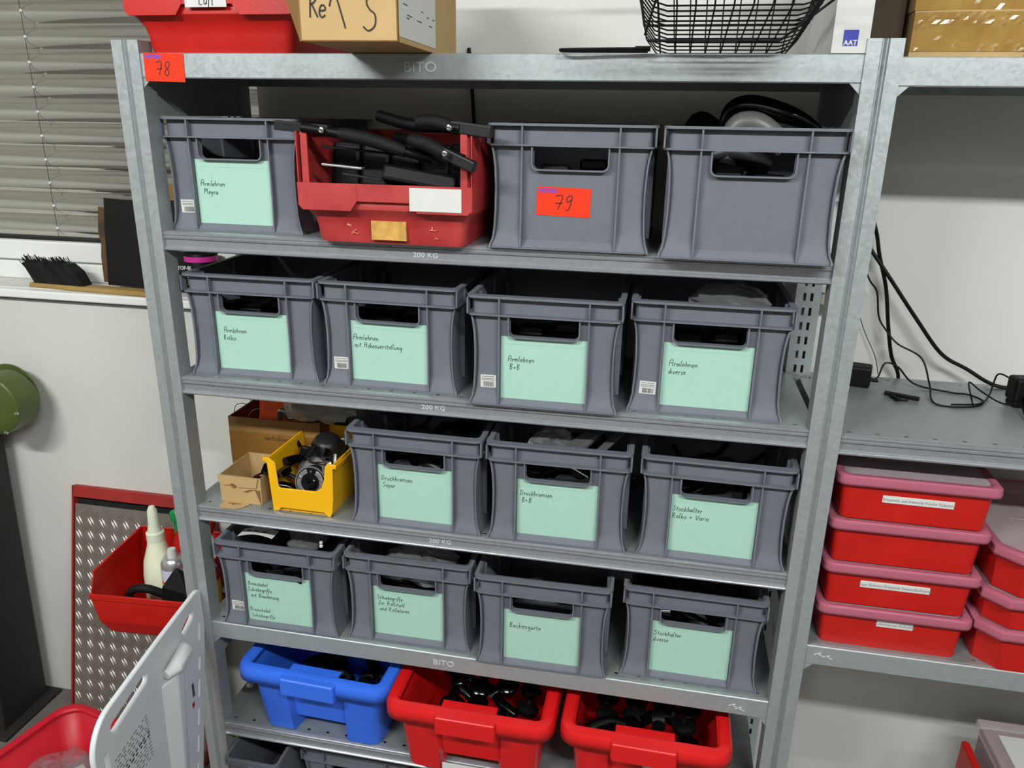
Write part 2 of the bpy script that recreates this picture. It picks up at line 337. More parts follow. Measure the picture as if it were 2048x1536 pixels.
def gusset(x, z, sgn):
    m = MB(); m.prism([(0, 0), (sgn * .018, 0), (0, -.018)], -.001, .001, Matrix(((1, 0, 0, x), (0, 0, 1, .004), (0, 1, 0, z), (0, 0, 0, 1)))); m.build('gusset', GALV, rack)
for i, z in enumerate(ZS):
    flat = i in (0, 4)
    tx = {0: ('BITO', .553, .024, -.031), 1: ('200 KG', .555, .014, -.0275), 2: ('200 KG', .565, .014, -.0275), 3: ('200 KG', .575, .014, -.0275), 4: ('BITO', .58, .02, -.03)}.get(i)
    shelf(0, WB, z, flat, -.02, WB + .012, tx)
    if flat:
        gusset(.0005, z - .045, 1); gusset(WB - .0005, z - .045, -1)
shelf(XR, WB, 1.974, True, XR - .024, XR + WB + .02); shelf(XR, WB, 1.3265, False, XR - .024, XR + WB + .02); shelf(XR, WB, .866, True, XR - .024, XR + WB + .02); shelf(XR, WB, .108, False, XR - .024, XR + WB + .02)
gusset(XR + .0005, 1.929, 1); gusset(XR + .0005, .821, 1)
for x in (-.004, WB + .004): MB().box(x - .001, x + .001, .041, .358, 1.865, 1.975).build('side_panel', GALV, rack)
for x in (-.004, WB + .004): MB().box(x - .001, x + .001, .041, .358, .60, .71).build('side_panel', GALV, rack)
m = MB(); m.bar((WB + .03, .403, .80), (WB + .14, .408, .42), .028, .002, (0, 1, 0)); m.build('brace', GALV, rack)
# lot number sticker on the top front lip
def lot_sticker(parent, loc, w, h, num, seed, tilt=0):
    s = MB().box(-w / 2, w / 2, -.0006, 0, -h / 2, h / 2).build('lot_sticker', ORANGE, parent, loc=loc, rot=(0, tilt, 0)); s['label'] = 'orange-red lot sticker reading ' + num
    text('NETBID', h * .2, 'printed_word', BLUEINK, s, (-w / 2 + .003, -.0009, h / 2 - h * .2), UP, .0001, .0003)
    handwriting([num + '.'], h * .52, 'handwritten_number', s, (-w * .2, -.0009, -h * .28), UP, .0017, seed=seed, slant=.1)
    return s
lot_sticker(rack, (.050, .0012, 1.952), .083, .050, '78', 3, .02)

# ------------------------------------------------------------------ grey stacking crates
CH = .22
def crate_profile(z):   # half width, front y as the wall bows in between rim and foot
    pts = [(0, .1455, .004), (.006, .1450, .0045), (.016, .1405, .0095), (.035, .1375, .0140), (.07, .1355, .0155), (.11, .1350, .016), (.145, .1365, .0155), (.165, .1390, .0150), (.183, .1430, .0150), (.22, .1430, .0150)]
    for a, b in zip(pts, pts[1:]):
        if a[0] <= z <= b[0]:
            t = (z - a[0]) / (b[0] - a[0]); return a[1] + (b[1] - a[1]) * t, a[2] + (b[2] - a[2]) * t
    return pts[-1][1:]
def crate_mesh():
    m = MB(); HX = .066; HZ = (.1425, .181)
    zs = [0, .006, .016, .035, .07, .11, HZ[0], .165, HZ[1], .183, .22]
    def per(z, inset=0):
        w, yf = crate_profile(z); w -= inset; yf += inset; yb = .4 - yf; r = .012
        if z <= .02 and not inset: pass
        yc = (.0155 if z >= .014 else (.007 if z > 0 else .004)) + inset; fr = [(-HX - .0195, yc), (-HX, yc), (0, yc), (HX, yc), (HX + .0195, yc)]
        c = [(HX + .0205, yf)]
        for k in range(5): t = radians(-90 + 90 * k / 4); c.append((w - r + r * cos(t), yf + r + r * sin(t)))
        sd = [(w, .12), (w, .28)]
        c2 = [(w - r + r * cos(radians(90 * k / 4)), yb - r + r * sin(radians(90 * k / 4))) for k in range(5)]
        half = c + sd + c2
        return fr + half + [(0, yb)] + [(-x, y) for x, y in reversed(half)]
    def shell(inset, z0):
        Z = [z for z in zs if z >= z0]; rows = [per(z, inset) for z in Z]; n = len(rows[0]); o = len(m.v)
        for z, r in zip(Z, rows): m.v += [(x, y, z) for x, y in r]
        for k in range(len(Z) - 1):
            for i in range(n):
                j = (i + 1) % n
                if i in (1, 2) and Z[k] >= HZ[0] - 1e-6 and Z[k + 1] <= HZ[1] + 1e-6: continue
                m.f.append((o + k * n + i, o + k * n + j, o + (k + 1) * n + j, o + (k + 1) * n + i))
        return o, n, len(Z)
    o, n, L = shell(0, 0); m.f.append(tuple(o + i for i in reversed(range(n))))
    o2, n2, L2 = shell(.0028, .006); m.f.append(tuple(o2 + i for i in range(n2)))
    for i in range(n): j = (i + 1) % n; m.f.append((o + (L - 1) * n + i, o + (L - 1) * n + j, o2 + (L2 - 1) * n2 + j, o2 + (L2 - 1) * n2 + i))
    inner = rrect(-.139, .139, .0185, .3815, .010); out = rrect(-.150, .150, 0, .4, .016)
    ring(m, out, inner, .2155, .2200); 
    inner2 = rrect(-.141, .141, .0165, .3835, .010); ring(m, rrect(-.149, .149, .0005, .3995, .015), inner2, .1815, .1845)
    ring(m, rrect(-.1462, .1462, .003, .397, .012), rrect(-.137, .137, .012, .388, .010), .0, .0035)
    for s in (-1, 1):
        zz = [.004, .016, .035, .07, .11, .145, .165, .1815]
        for x in (.086 * s,):
            prof = [(crate_profile(z)[1] - .0125 - (.001 if z < .03 else 0), z) for z in zz] + [(.001, .1845), (.0008, .2155)]
            prof = [(max(.001, y), z) for y, z in prof]
            n0 = len(m.v); q = len(prof)
            m.v += [(x - .0015, y, z) for y, z in prof] + [(x - .0015, .0175, z) for y, z in reversed(prof)]
            m.v += [(x + .0015, y, z) for y, z in prof] + [(x + .0015, .0175, z) for y, z in reversed(prof)]
            k = 2 * q; m.f += [tuple(n0 + i for i in range(k)), tuple(n0 + k + i for i in reversed(range(k)))] + [(n0 + i, n0 + (i + 1) % k, n0 + k + (i + 1) % k, n0 + k + i) for i in range(k)]
        # rim corner webs and outer edge flange that follows the waist
        m.box(s * .1475 - .0015, s * .1475 + .0015, .0008, .0185, .1845, .2155)
        zz = [0, .006, .016, .035, .07, .11, .145, .165, .1815]
        a = [(crate_profile(z)[0] * s * 1.0, z) for z in zz]
        n0 = len(m.v)
        for x, z in a: m.v += [(x - s * .0028, .0035 + (.006 if z > .02 else z * .3), z), (x + s * .0004, .0035 + (.0045 if z > .02 else z * .3), z), (x + s * .0004, .02, z), (x - s * .0028, .02, z)]
        for k in range(len(a) - 1):
            for i in range(4): j = (i + 1) % 4; m.f.append((n0 + 4 * k + i, n0 + 4 * k + j, n0 + 4 * k + 4 + j, n0 + 4 * k + 4 + i))
        for y in (.07, .2, .33):
            m.box(s * .1405 - .006, s * .1405 + .006, y - .0015, y + .0015, .1845, .2155); m.box(s * .137 - .004, s * .137 + .008, y - .0015, y + .0015, .02, .1815)
    # U-shaped rib around the hand hole
    r = .010; U = [(-HX - .001, HZ[1] + .001)] + [(-HX + r * (1 - cos(radians(90 * k / 5))) - .001, HZ[0] + r - r * sin(radians(90 * k / 5))) for k in range(6)] + [(HX - r + r * sin(radians(90 * k / 5)) + .001, HZ[0] + r - r * cos(radians(90 * k / 5))) for k in range(6)] + [(HX + .001, HZ[1] + .001)]
    m.strip([(x, z) for x, z in U], -.0026, .004, .0190, 'y')
    for s in (-1, 1):
        cx, cz = s * (HX - r), HZ[0] + r
        poly = [(s * (HX + .001), HZ[0] - .001)] + [(cx + s * r * sin(radians(90 * k / 5)), cz - r * cos(radians(90 * k / 5))) for k in range(6)]
        m.prism(poly if s > 0 else poly, .0150, .0182, Matrix(((1, 0, 0, 0), (0, 0, 1, 0), (0, 1, 0, 0), (0, 0, 0, 1))))
    return m
crate0 = crate_mesh().build('crate_proto', CRATE, smooth=True); crate_me = crate0.data; bpy.data.objects.remove(crate0, do_unlink=True); crate_me.name = 'crate_body'
def barcode(parent, loc, cut=0, seed=0):
    rnd = random.Random(seed); w, h = .032, .026
    s = MB().box(-w / 2, w / 2 - cut, -.0004, 0, -h / 2, h / 2).build('barcode_sticker', WHITEP, parent, loc=loc, rot=(0, rnd.uniform(-.03, .06), 0))
    b = MB(); x = -w / 2 + .006
    while x < w / 2 - .005 - cut: ww = rnd.choice([.0005, .0008, .0013]); b.box(x, x + ww, -.0007, -.0004, -h / 2 + .002, -.001); x += ww + rnd.choice([.0006, .0009])
    for zz in (.0095, .0055, .0025):
        x = -w / 2 + .003
        while x < w / 2 - .005 - cut: ww = rnd.uniform(.001, .003); b.box(x, min(x + ww, w / 2 - .003 - cut), -.0007, -.0004, zz - .0006, zz + .0006); x += ww + .0008
    b.build('printed_bars', PRINT, s)
def crate(x, y, shelf_i, rz, label, lines=None, tx=.01, tz=.05, code=False, seed=0, size=.0112, lead=1.45, second=None, cutc=0):
    t = E('storage_crate', (x, y, ZS[shelf_i] + .0002), rz, label, 'crate', 'grey stacking crates')
    b = bpy.data.objects.new('crate_body', crate_me); COL.objects.link(b); b.parent = t
    if lines is not None:
        p = MB(); p.box(-.0835, .0835, .0141, .0147, .0035, .1405); pp = p.build('paper_label', PAPER, t); pp['label'] = 'mint green paper label with handwriting'
        MB().box(-.0835, .0835, .0139, .0142, .1255, .1262).build('pocket_edge', PAPERLINE, pp)
        if second:
            MB().box(-.0835, .0835, .0133, .0139, .0035, .052).build('second_paper', PAPER, pp)
            handwriting(second, size, 'handwriting', pp, (-.0835 + tx, .0132, .037), UP, seed=seed + 50, lead=lead)
        handwriting(lines, size, 'handwriting', pp, (-.0835 + tx, .0138, .1405 - tz), UP, seed=seed, lead=lead)
    if code: barcode(t, (-.108 + cutc, .0134, .047), 0, seed)
    return t
deg = radians
CR = {}
CR['A'] = crate(.1465, .030, 1, deg(-.8), 'grey crate with green paper Armlehnen Meyra, left end of the upper row', ['Armlehnen', ' Meyra'], .010, .052, True, 1)
CR['C'] = crate(.8277, -.0116, 1, deg(.2), 'grey crate with an orange sticker numbered 79 and no green paper', None)
CR['D'] = crate(1.137, -.040, 1, deg(-.4), 'bare grey crate without any label, right end of the upper row', None)
CR['E'] = crate(.1580, .030, 2, deg(.9), 'grey crate with green paper Armlehnen Rolko, left end of its row', ['Armlehnen', 'Rolko'], .014, .046, False, 2)
CR['F'] = crate(.4633, .0255, 2, deg(-1.2), 'grey crate with green paper reading mit Höhenverstellung', ['Armlehnen', 'mit Höhenverstellung'], .006, .040, True, 3)
CR['G'] = crate(.7899, -.014, 2, deg(.4), 'grey crate with green paper reading Armlehnen B+B', ['Armlehnen', 'B+B'], .015, .050, True, 4)
CR['H'] = crate(1.0991, .020, 2, deg(-.3), 'grey crate with green paper Armlehnen diverse, plastic bag bulging on top', ['Armlehnen', 'diverse'], .012, .046, True, 5)
CR['I'] = crate(.5176, .005, 3, deg(-.3), 'grey crate with green paper Druckbremsen Sopur, beside the yellow bin', ['Druckbremsen', ' Sopur'], .006, .036, False, 6)
CR['J'] = crate(.8246, .004, 3, deg(.5), 'grey crate with green paper Druckbremsen B+B, metal brackets on top', ['Druckbremsen', ' B+B'], .006, .036, False, 7)
CR['K'] = crate(1.1389, .004, 3, deg(-1.0), 'grey crate with green paper Stockhalter Rolko + Vario', ['Stockhalter', 'Rolko + Vario'], .005, .036, False, 8)
CR['L'] = crate(.1781, .001, 4, deg(.3), 'grey crate with green paper mit Bowdenzug, left end of the bottom crate row', ['Bremshebel', 'Schiebegriffe', ' mit Bowdenzug'], .006, .033, True, 9, .0105, 1.5, ['Bremshebel', 'Schiebegriffe'])
CR['M'] = crate(.4907, .015, 4, deg(.5), 'grey crate with green paper reading für Rollstuhl und Rollatoren', ['Schiebegriffe', ' für Rollstuhl', ' und Rollatoren'], .008, .033, False, 10, .0105)
CR['N'] = crate(.8023, -.006, 4, deg(.8), 'grey crate with green paper reading Beckengurte', ['Beckengurte'], .012, .045, False, 11, .0125)
CR['O'] = crate(1.1226, .020, 4, deg(-.4), 'grey crate with green paper Stockhalter diverse, right end of the bottom crate row', ['Stockhalter', 'diverse'], .005, .034, False, 12)
lot_sticker(CR['C'], (-.010, .0152, .086), .098, .051, '79', 5, .02)
sm = mat('grey_scuff', (80, 80, 86), .8, 0, .3, 60)
# low crates at the very bottom, cut by the frame
t = E('storage_crate', (.055, .004, ZS[6]), 0, 'grey crate on the lowest shelf next to the white board, mostly out of frame', 'crate', 'grey crates on the lowest shelf')
m = MB(); ring(m, rrect(-.05, .098, -.035, .33, .015), rrect(-.042, .09, -.027, .32, .01), .200, .22); ring(m, rrect(-.045, .093, -.030, .325, .012), rrect(-.042, .09, -.027, .32, .01), .002, .200); m.box(-.044, .092, -.029, .323, 0, .003); m.box(.02, .035, -.038, -.030, .195, .21)
m.build('crate_body', CRATE, t, bevel=.002)
for x0, lb in ((.335, 'grey crate on the lowest shelf below the blue tub'), (.64, 'grey crate on the lowest shelf below the left red tub')):
    t = E('storage_crate', (x0 - .01, .045, ZS[6]), 0, lb + ', mostly out of frame', 'crate', 'grey crates on the lowest shelf')
    b = bpy.data.objects.new('crate_body', crate_me); COL.objects.link(b); b.parent = t; b.scale = (.98, .8, .98)

def plate2d(outline, holes, th, name, m, parent=None, M=None, bev=.001, smooth=False):
    c = bpy.data.curves.new('tmp', 'CURVE'); c.dimensions = '2D'; c.fill_mode = 'BOTH'; c.extrude = max(.0001, th / 2 - bev); c.bevel_depth = bev; c.bevel_resolution = 1
    for poly in [outline] + holes:
        s = c.splines.new('POLY'); s.points.add(len(poly) - 1); s.use_cyclic_u = True
        for p, q in zip(s.points, poly): p.co = (q[0], q[1], 0, 1)
    t = bpy.data.objects.new('tmp', c); COL.objects.link(t); dg = bpy.context.evaluated_depsgraph_get(); dg.update()
    me = bpy.data.meshes.new_from_object(t.evaluated_get(dg)); bpy.data.objects.remove(t, do_unlink=True)
    me.materials.clear(); me.materials.append(m); me.name = name
    if M: me.transform(M)
    o = bpy.data.objects.new(name, me); COL.objects.link(o); o.parent = parent
    return o
XZ = Matrix(((1, 0, 0, 0), (0, 0, 1, 0), (0, 1, 0, 0), (0, 0, 0, 1)))       # drawing plane x,y -> world x,z
def slot(cx, cy, L, w, ang, n=6):
    out = []
    for k in range(2 * n + 2):
        e = 1 if k <= n else -1; t = radians(-90 + 180 * (k if k <= n else k - n - 1) / n) + (0 if e > 0 else pi)
        x = e * (L - w) / 2 + w / 2 * cos(t); y = w / 2 * sin(t); out.append((cx + x * cos(ang) - y * sin(ang), cy + x * sin(ang) + y * cos(ang)))
    return out
def solid(o, th, off=-1):
    s = o.modifiers.new('thickness', 'SOLIDIFY'); s.thickness = th; s.offset = off; return o

# ------------------------------------------------------------------ open-front stacking bins
def stack_bin(loc, rz, W_, D, H, hf, m, label, name='stacking_bin', lipw=.048, group=None, band=True):
    t = E(name, loc, rz, label, 'bin', group); hw = W_ / 2
    lv = [(0, .855, .030), (.008, .872, .027), (.030, .885, .025), (.046, .91, .021), (.056, .95, .014), (.064, .985, .006), (hf, .99, .004), (hf + (H - hf) * .5, .99, .004), (H, .99, .004)]
    b = MB(); rows = []
    for z, k, yf in lv:
        w = hw * k; r = .014; yb = D - (.99 - k) * hw
        half = [(w - .022, yf)] + [(w - r + r * cos(radians(a)), yf + r + r * sin(radians(a))) for a in (-90, -60, -30, 0)] + [(w, D * .5)] + [(w - r + r * cos(radians(a)), yb - r + r * sin(radians(a))) for a in (0, 45, 90)]
        rows.append([(x, y, z) for x, y in half] + [(-x, y, z) for x, y in reversed(half)])
    n = len(rows[0])
    for r in rows: b.v += r
    for k in range(len(rows) - 1):
        for i in range(n):
            j = (i + 1) % n
            if (i == n - 1 or i == 0 or i == n - 2) and lv[k + 1][0] > hf + .001: continue
            b.f.append((k * n + i, k * n + j, (k + 1) * n + j, (k + 1) * n + i))
    b.f.append(tuple(range(n)))
    solid(b.build('bin_body', m, t, smooth=True), .0026)
    g = MB()
    for s in (-1, 1):
        g.box(min(s * (hw - .013), s * (hw + .0)), max(s * (hw - .013), s * hw), .008, D, H - .007, H); g.box(min(s * hw, s * (hw - .003)), max(s * hw, s * (hw - .003)), .001, D, H - .016, H)
        g.box(min(s * (hw - .009), s * (hw - .022)), max(s * (hw - .009), s * (hw - .022)), .001, .006, hf, H); g.box(min(s * hw, s * (hw - .0025)), max(s * hw, s * (hw - .0025)), -.001, .012, hf, H)
    g.box(-hw, hw, D - .004, D, H - .01, H)
    g.build('rim', m, t, bevel=.0008)
    if band:
        zb = hf - lipw; a = .050
        pol = [(-hw, hf), (-hw, zb + .008), (-hw + .008, zb), (-a - .014, zb), (-a - .001, zb + .018), (a - .001, zb + .018), (a + .014, zb), (hw - .008, zb), (hw, zb + .008), (hw, hf)]
        plate2d(pol, [], .004, 'front_lip', m, t, Matrix.Translation((0, -.0015, 0)) @ XZ, .0006)
        h = MB(); h.box(-a, a, -.0005, .0245, zb + .018, zb + .0205); h.box(-a - .0012, -a, -.0042, 0, zb + .018, hf); h.box(a, a + .0012, -.0042, 0, zb + .018, hf); h.build('lip_rib', m, t)
    return t
rb = stack_bin((.4965, -.052, ZS[1] + .0003), deg(-.3), .331, .40, .20, .110, REDW, 'worn red open-front stacking bin overflowing with black armrest tubes', group=None)
s = MB().box(.050, .147, -.0048, -.0041, .066, .107).build('blank_label', WHITEP, rb, bevel=.003); s['label'] = 'blank white sticker folded in the middle'
s = MB().box(-.034, .034, .0195, .0262, .008, .043).build('old_sticker', YCARD, rb, rot=(deg(0), 0, 0)); s['label'] = 'grimy yellow sticker'
sc = mat('scratch_marks', (222, 150, 110), .6, 0, .2, 80)
m = MB()
for x, z in ((-.078, .034), (-.070, .020), (.083, .030), (.092, .014), (-.028, .052)):
    for k in range(3): m.bar((x + random.uniform(-.005, .005), .0215, z), (x + random.uniform(-.006, .012), .0222, z + random.uniform(-.004, .006)), .0012, .0008)
m.build('scuff_mark', sc, rb)
rt = stack_bin((.160, -.012, ZS[0] + .0003), 0, .335, .36, .20, .110, RED, 'red open-front stacking bin labelled Luft on the top shelf')
s = MB().box(-.042, .040, -.0050, -.0041, .074, .106).build('paper_label', WHITEP, rt); handwriting(['Luft'], .016, 'handwriting', s, (-.012, -.0054, .078), UP, .0016, seed=21)

# armrest tubes lying across the worn red bin
def armtube(name, pts, r, label, screw=None, grip=None, grp=None, cat='tube', end=None):
    t = E(name, pts[0], 0, label, cat, grp); o = Vector(pts[0])
    MB().tube([Vector(p) - o for p in curve_pts(pts, 5)], r, 12).build('tube', BLACK, t, smooth=True)
    if grip:
        a, b, gr = grip; P = [Vector(p) - o for p in curve_pts([a, ((Vector(a) + Vector(b)) / 2 + Vector((0, 0, .004))), b], 4)]; n = len(P)
        MB().tube(P, [gr * (.8 + .2 * sin(pi * i / (n - 1)) ** .4) for i in range(n)], 14).build('grip', BLACKR, t, smooth=True)
    if screw:
        S = Vector(screw) - o; M = Matrix.Translation(S) @ Matrix.Rotation(radians(90), 4, 'X')
        k = MB(); k.lathe([(.0001, 0), (.0052, 0), (.0058, .0015), (.0050, .004), (.0030, .0045), (.0026, .002), (.0001, .002)], 14, M); k.build('screw', CHROME, t, smooth=True)
    if end: a, b, w, h = end; e = MB(); e.bar(Vector(a) - o, Vector(b) - o, w, h); e.build('bracket', DGREY, t, bevel=.002)
    return t
armtube('armrest_tube', [(.345, -.050, 1.850), (.43, -.048, 1.838), (.52, -.040, 1.815), (.58, -.02, 1.80)], .0085, 'black armrest tube with a bright screw, left end over the worn red bin', (.389, -.062, 1.846), ((.415, -.049, 1.841), (.535, -.037, 1.812), .0125), end=((.285, -.030, 1.853), (.398, -.049, 1.846), .016, .017))
armtube('armrest_tube', [(.470, .010, 1.872), (.54, -.022, 1.858), (.60, -.038, 1.856), (.64, -.045, 1.853)], .0105, 'black armrest tube bridging towards the crate numbered 79, highest on the pile', (.624, -.062, 1.854), ((.556, -.03, 1.862), (.622, -.042, 1.856), .0130), end=((.622, -.042, 1.856), (.697, -.052, 1.848), .016, .020))
armtube('armrest_tube', [(.50, .02, 1.835), (.56, -.040, 1.828), (.62, -.062, 1.812), (.65, -.07, 1.802)], .0095, 'black armrest tube slanting down over the right edge of the worn red bin', (.622, -.085, 1.812), ((.548, -.05, 1.833), (.615, -.066, 1.812), .0125), end=((.615, -.064, 1.813), (.672, -.074, 1.790), .018, .018))
for i, (a, b, w, h, mm, lb) in enumerate([((.369, -.02, 1.817), (.56, .02, 1.800), .020, .004, BLACK, 'flat black bar near the top of the worn red bin'), ((.373, -.030, 1.786), (.45, -.028, 1.780), .018, .004, ALU, 'short aluminium bar end sticking out in the worn red bin'), ((.41, -.026, 1.770), (.50, -.010, 1.757), .016, .004, DGREY, 'thin grey bar lowest in the worn red bin')]):
    m = MB(); m.bar(a, b, w, h); T(m.build('flat_bar', mm, bevel=.001), lb, 'metal bar')
m = MB(); m.bar((.49, -.022, 1.770), (.625, -.016, 1.750), .05, .030, (0, .4, 1)); T(m.build('armrest_pad', BLACK, bevel=.006), 'matt black armrest pad wedged in the right half of the worn red bin', 'armrest')
m = MB(); m.bar((.40, .005, 1.665), (.60, .015, 1.735), .05, .05); T(m.build('armrest_pad', BLACK, bevel=.006), 'black armrest pad lying low behind the front lip of the worn red bin', 'armrest')
for xx in (.375, .435, .495, .555, .61):  # row of black pads added to make the bin interior dark
    m = MB(); m.bar((xx, .055, 1.66), (xx + .01, .075, 1.822), .058, .04); T(m.build('armrest_pad', BLACK, bevel=.008), 'black pad added to darken the depth of the worn red bin', 'armrest', 'added black pads deep in the worn red bin')

# ------------------------------------------------------------------ tubs on the fifth shelf
def tub(x, y, W_, D, H, m, label, rz=0):
    t = E('storage_tub', (x, y, ZS[5] + .0003), rz, label, 'tub', 'open plastic tubs'); hw = W_ / 2
    b = MB(); rows = []; lv = [0, .004, .012, .034, .046, .09, .14, H - .01]
    for z in lv:
        k = z / H; w = hw * (.80 + .09 * k) - (.006 if z == 0 else 0); yf = .042 - .024 * k + (.005 if z == 0 else 0); yb = D - yf; r = .03
        a = .068 + .006 * k; dp = .014 if z > .04 else (.052 if z < .036 else .04)
        fr = [(-a - .004, yf), (-a + .004, yf + dp), (0, yf + dp), (a - .004, yf + dp), (a + .004, yf)]
        cr = [(w - r + r * cos(radians(q)), yf + r + r * sin(radians(q))) for q in (-90, -68, -45, -22, 0)]; cb = [(w - r + r * cos(radians(q)), yb - r + r * sin(radians(q))) for q in (0, 30, 60, 90)]
        half = cr + [(w, D / 2)] + cb
        rows.append([(p, q, z) for p, q in fr + half] + [(-p, q, z) for p, q in reversed(half)])
    n = len(rows[0])
    for r in rows: b.v += r
    for k in range(len(rows) - 1):
        for i in range(n): j = (i + 1) % n; b.f.append((k * n + i, k * n + j, (k + 1) * n + j, (k + 1) * n + i))
    b.f.append(tuple(range(n)))
    solid(b.build('tub_body', m, t, smooth=True), .003)
    rim = MB(); prof = [(0, -.034), (0, -.010), (.004, -.002), (.010, 0), (.022, 0), (.027, -.004), (.0285, -.012)]
    rings = [[(x_, y_, H + dz) for x_, y_ in rrect(-hw + d, hw - d, d, D - d, max(.012, .040 - d), 6)] for d, dz in prof]
    rim.loop(rings, False); solid(rim.build('rim', m, t, smooth=True), .0028, 1)
    h = MB(); h.prism([(-.075, .016), (-.068, -.013), (.068, -.013), (.075, .016)], H - .046, H + .001)
    h.build('handle', m, t, bevel=.005, seg=3)
    h = MB(); h.box(-.064, .064, .006, .052, H - .006, H - .002); h.build('handle_flap', m, t, bevel=.002)
    return t
tb = tub(.257, -.032, .388, .34, .200, BLUET, 'blue plastic tub on the shelf beneath the crates', deg(-2))
tr1 = tub(.650, -.072, .386, .36, .200, REDT, 'red plastic tub beside the blue tub, without a sticker', deg(0))
tr2 = tub(1.042, -.072, .364, .36, .205, REDT, 'red plastic tub with a small price sticker, nearest the right post', deg(-.5))
s = MB().box(.000, .044, .0105, .0125, .128, .153).build('price_sticker', WHITEP, tr2, rot=(deg(-4), 0, 0)); m = MB(); m.box(.004, .03, .0100, .0104, .144, .150); m.bar((.013, .0102, .132), (.018, .0102, .139), .001, .001); m.build('printed_line', PRINT, s)
s = MB().box(-.018, .062, .0140, .0155, .080, .118).build('card_pocket', LIDR, tr2, rot=(deg(-4), 0, 0))
s = MB().box(-.06, .05, .0140, .0155, .002, .050).build('paper_label', WHITEP, tr1, rot=(deg(-4), 0, 0), bevel=.0005)

# ------------------------------------------------------------------ loose black parts inside tubs and crates
PROTO = {}
def proto(kind):
    if kind in PROTO: return PROTO[kind]
    m = MB()
    if kind == 'fitting':
        m.tube(curve_pts([(-.045, 0, 0), (0, .01, .008), (.04, 0, 0)], 4), .013, 10); m.lathe([(.001, -.016), (.019, -.014), (.021, 0), (.019, .014), (.001, .016)], 14, Matrix.Translation((.045, 0, 0)) @ Matrix.Rotation(1.2, 4, 'X'))
    elif kind == 'lever':
        m.tube(curve_pts([(-.07, 0, 0), (-.03, .006, .006), (.02, 0, .002), (.07, .012, .016)], 4), .0065, 8); m.box(-.085, -.05, -.012, .012, -.009, .009)
    elif kind == 'pad':
        m.box(-.11, .11, -.028, .028, -.012, .012)
    elif kind == 'knob':
        m.lathe([(.001, -.012), (.024, -.011), (.028, -.004), (.028, .004), (.02, .011), (.006, .013), (.005, .022), (.001, .023)], 18)
    o = m.build(kind, BLACKG, smooth=True, bevel=.003 if kind in ('pad',) else 0); me = o.data; bpy.data.objects.remove(o, do_unlink=True); PROTO[kind] = me; return me
NM = {'fitting': 'plastic_fitting', 'lever': 'brake_lever', 'pad': 'armrest_pad', 'knob': 'round_knob'}
def put(kind, loc, rot, m, label, cat, grp=None, sc=1):
    me = proto(kind)
    key = kind + m.name
    if key not in PROTO: c = me.copy(); c.materials.clear(); c.materials.append(m); PROTO[key] = c
    o = bpy.data.objects.new(NM[kind], PROTO[key]); COL.objects.link(o); o.location = loc; o.rotation_euler = rot; o.scale = (sc,) * 3
    if kind == 'pad': b = o.modifiers.new('bevel', 'BEVEL'); b.width = .006; b.segments = 2
    return T(o, label, cat, grp)
rnd = random.Random(5)
def pile(x0, x1, y0, y1, z0, z1, nx, ny, kinds, mats_, label, cat, grp, sc=1):
    for i in range(nx):
        for j in range(ny):
            put(rnd.choice(kinds), (x0 + (x1 - x0) * (i + .5) / nx + rnd.uniform(-.008, .008), y0 + (y1 - y0) * (j + .5) / ny + rnd.uniform(-.006, .006), rnd.uniform(z0, z1)), (rnd.uniform(-.3, .3), rnd.uniform(-.3, .3), rnd.uniform(0, 3.1)), rnd.choice(mats_), label, cat, grp, sc)
pile(.56, .79, -.01, .20, .525, .560, 4, 4, ['fitting', 'knob'], [BLACKG, BLACK], 'glossy black plastic fitting heaped in the middle red tub', 'fitting', 'fittings in the middle red tub')
pile(.92, 1.17, -.01, .20, .545, .575, 4, 4, ['fitting', 'knob'], [BLACKG, BLACK], 'glossy black plastic fitting heaped in the red tub with price sticker', 'fitting', 'fittings in the red tub with price sticker')
put('fitting', (.965, -.005, .585), (.2, .1, .4), BLACKG, 'shiny black fitting on top at the left of the red tub with price sticker', 'fitting', None, 1.15)
pile(.13, .38, .06, .24, .44, .47, 3, 3, ['fitting'], [BLACK], 'black fitting at the bottom of the blue tub', 'fitting', 'fittings in the blue tub')
def incrate(k, n, kinds, ms, what, cat, zoff=.12, sc=1):
    t = CR[k]; x, y, z = t.location
    for i in range(n):
        put(rnd.choice(kinds), (x - .08 + .16 * (i + .5) / n, y + rnd.uniform(.08, .20), z + zoff + rnd.uniform(-.02, .02)), (rnd.uniform(-.2, .2), rnd.uniform(-.25, .25), rnd.uniform(.9, 2.2)), ms[i % len(ms)], what, cat, 'loose parts in ' + k if False else what.split(' in ')[0] + ' in its crate', sc)
names = {'A': 'crate reading Meyra', 'E': 'crate reading Armlehnen Rolko', 'F': 'crate reading Höhenverstellung', 'G': 'crate reading Armlehnen B+B', 'H': 'crate reading Armlehnen diverse', 'C': 'crate numbered 79', 'D': 'bare crate at the upper right'}
for k in names:
    x, y, z = CR[k].location
    for i in range(4):
        put('pad', (x - .105 + .07 * i, y + .175 + rnd.uniform(-.015, .015), z + .118 + .004 * (i % 3)), (0, radians(8 + rnd.uniform(-6, 6)), radians(90)), BLACK, 'black armrest pad lying in the ' + names[k], 'armrest', 'armrest pads in the ' + names[k], .95)
names2 = {'I': 'crate reading Druckbremsen Sopur', 'J': 'crate reading Druckbremsen B+B', 'K': 'crate reading Stockhalter Rolko + Vario', 'L': 'crate reading mit Bowdenzug', 'M': 'crate reading für Rollstuhl', 'O': 'crate reading Stockhalter diverse'}
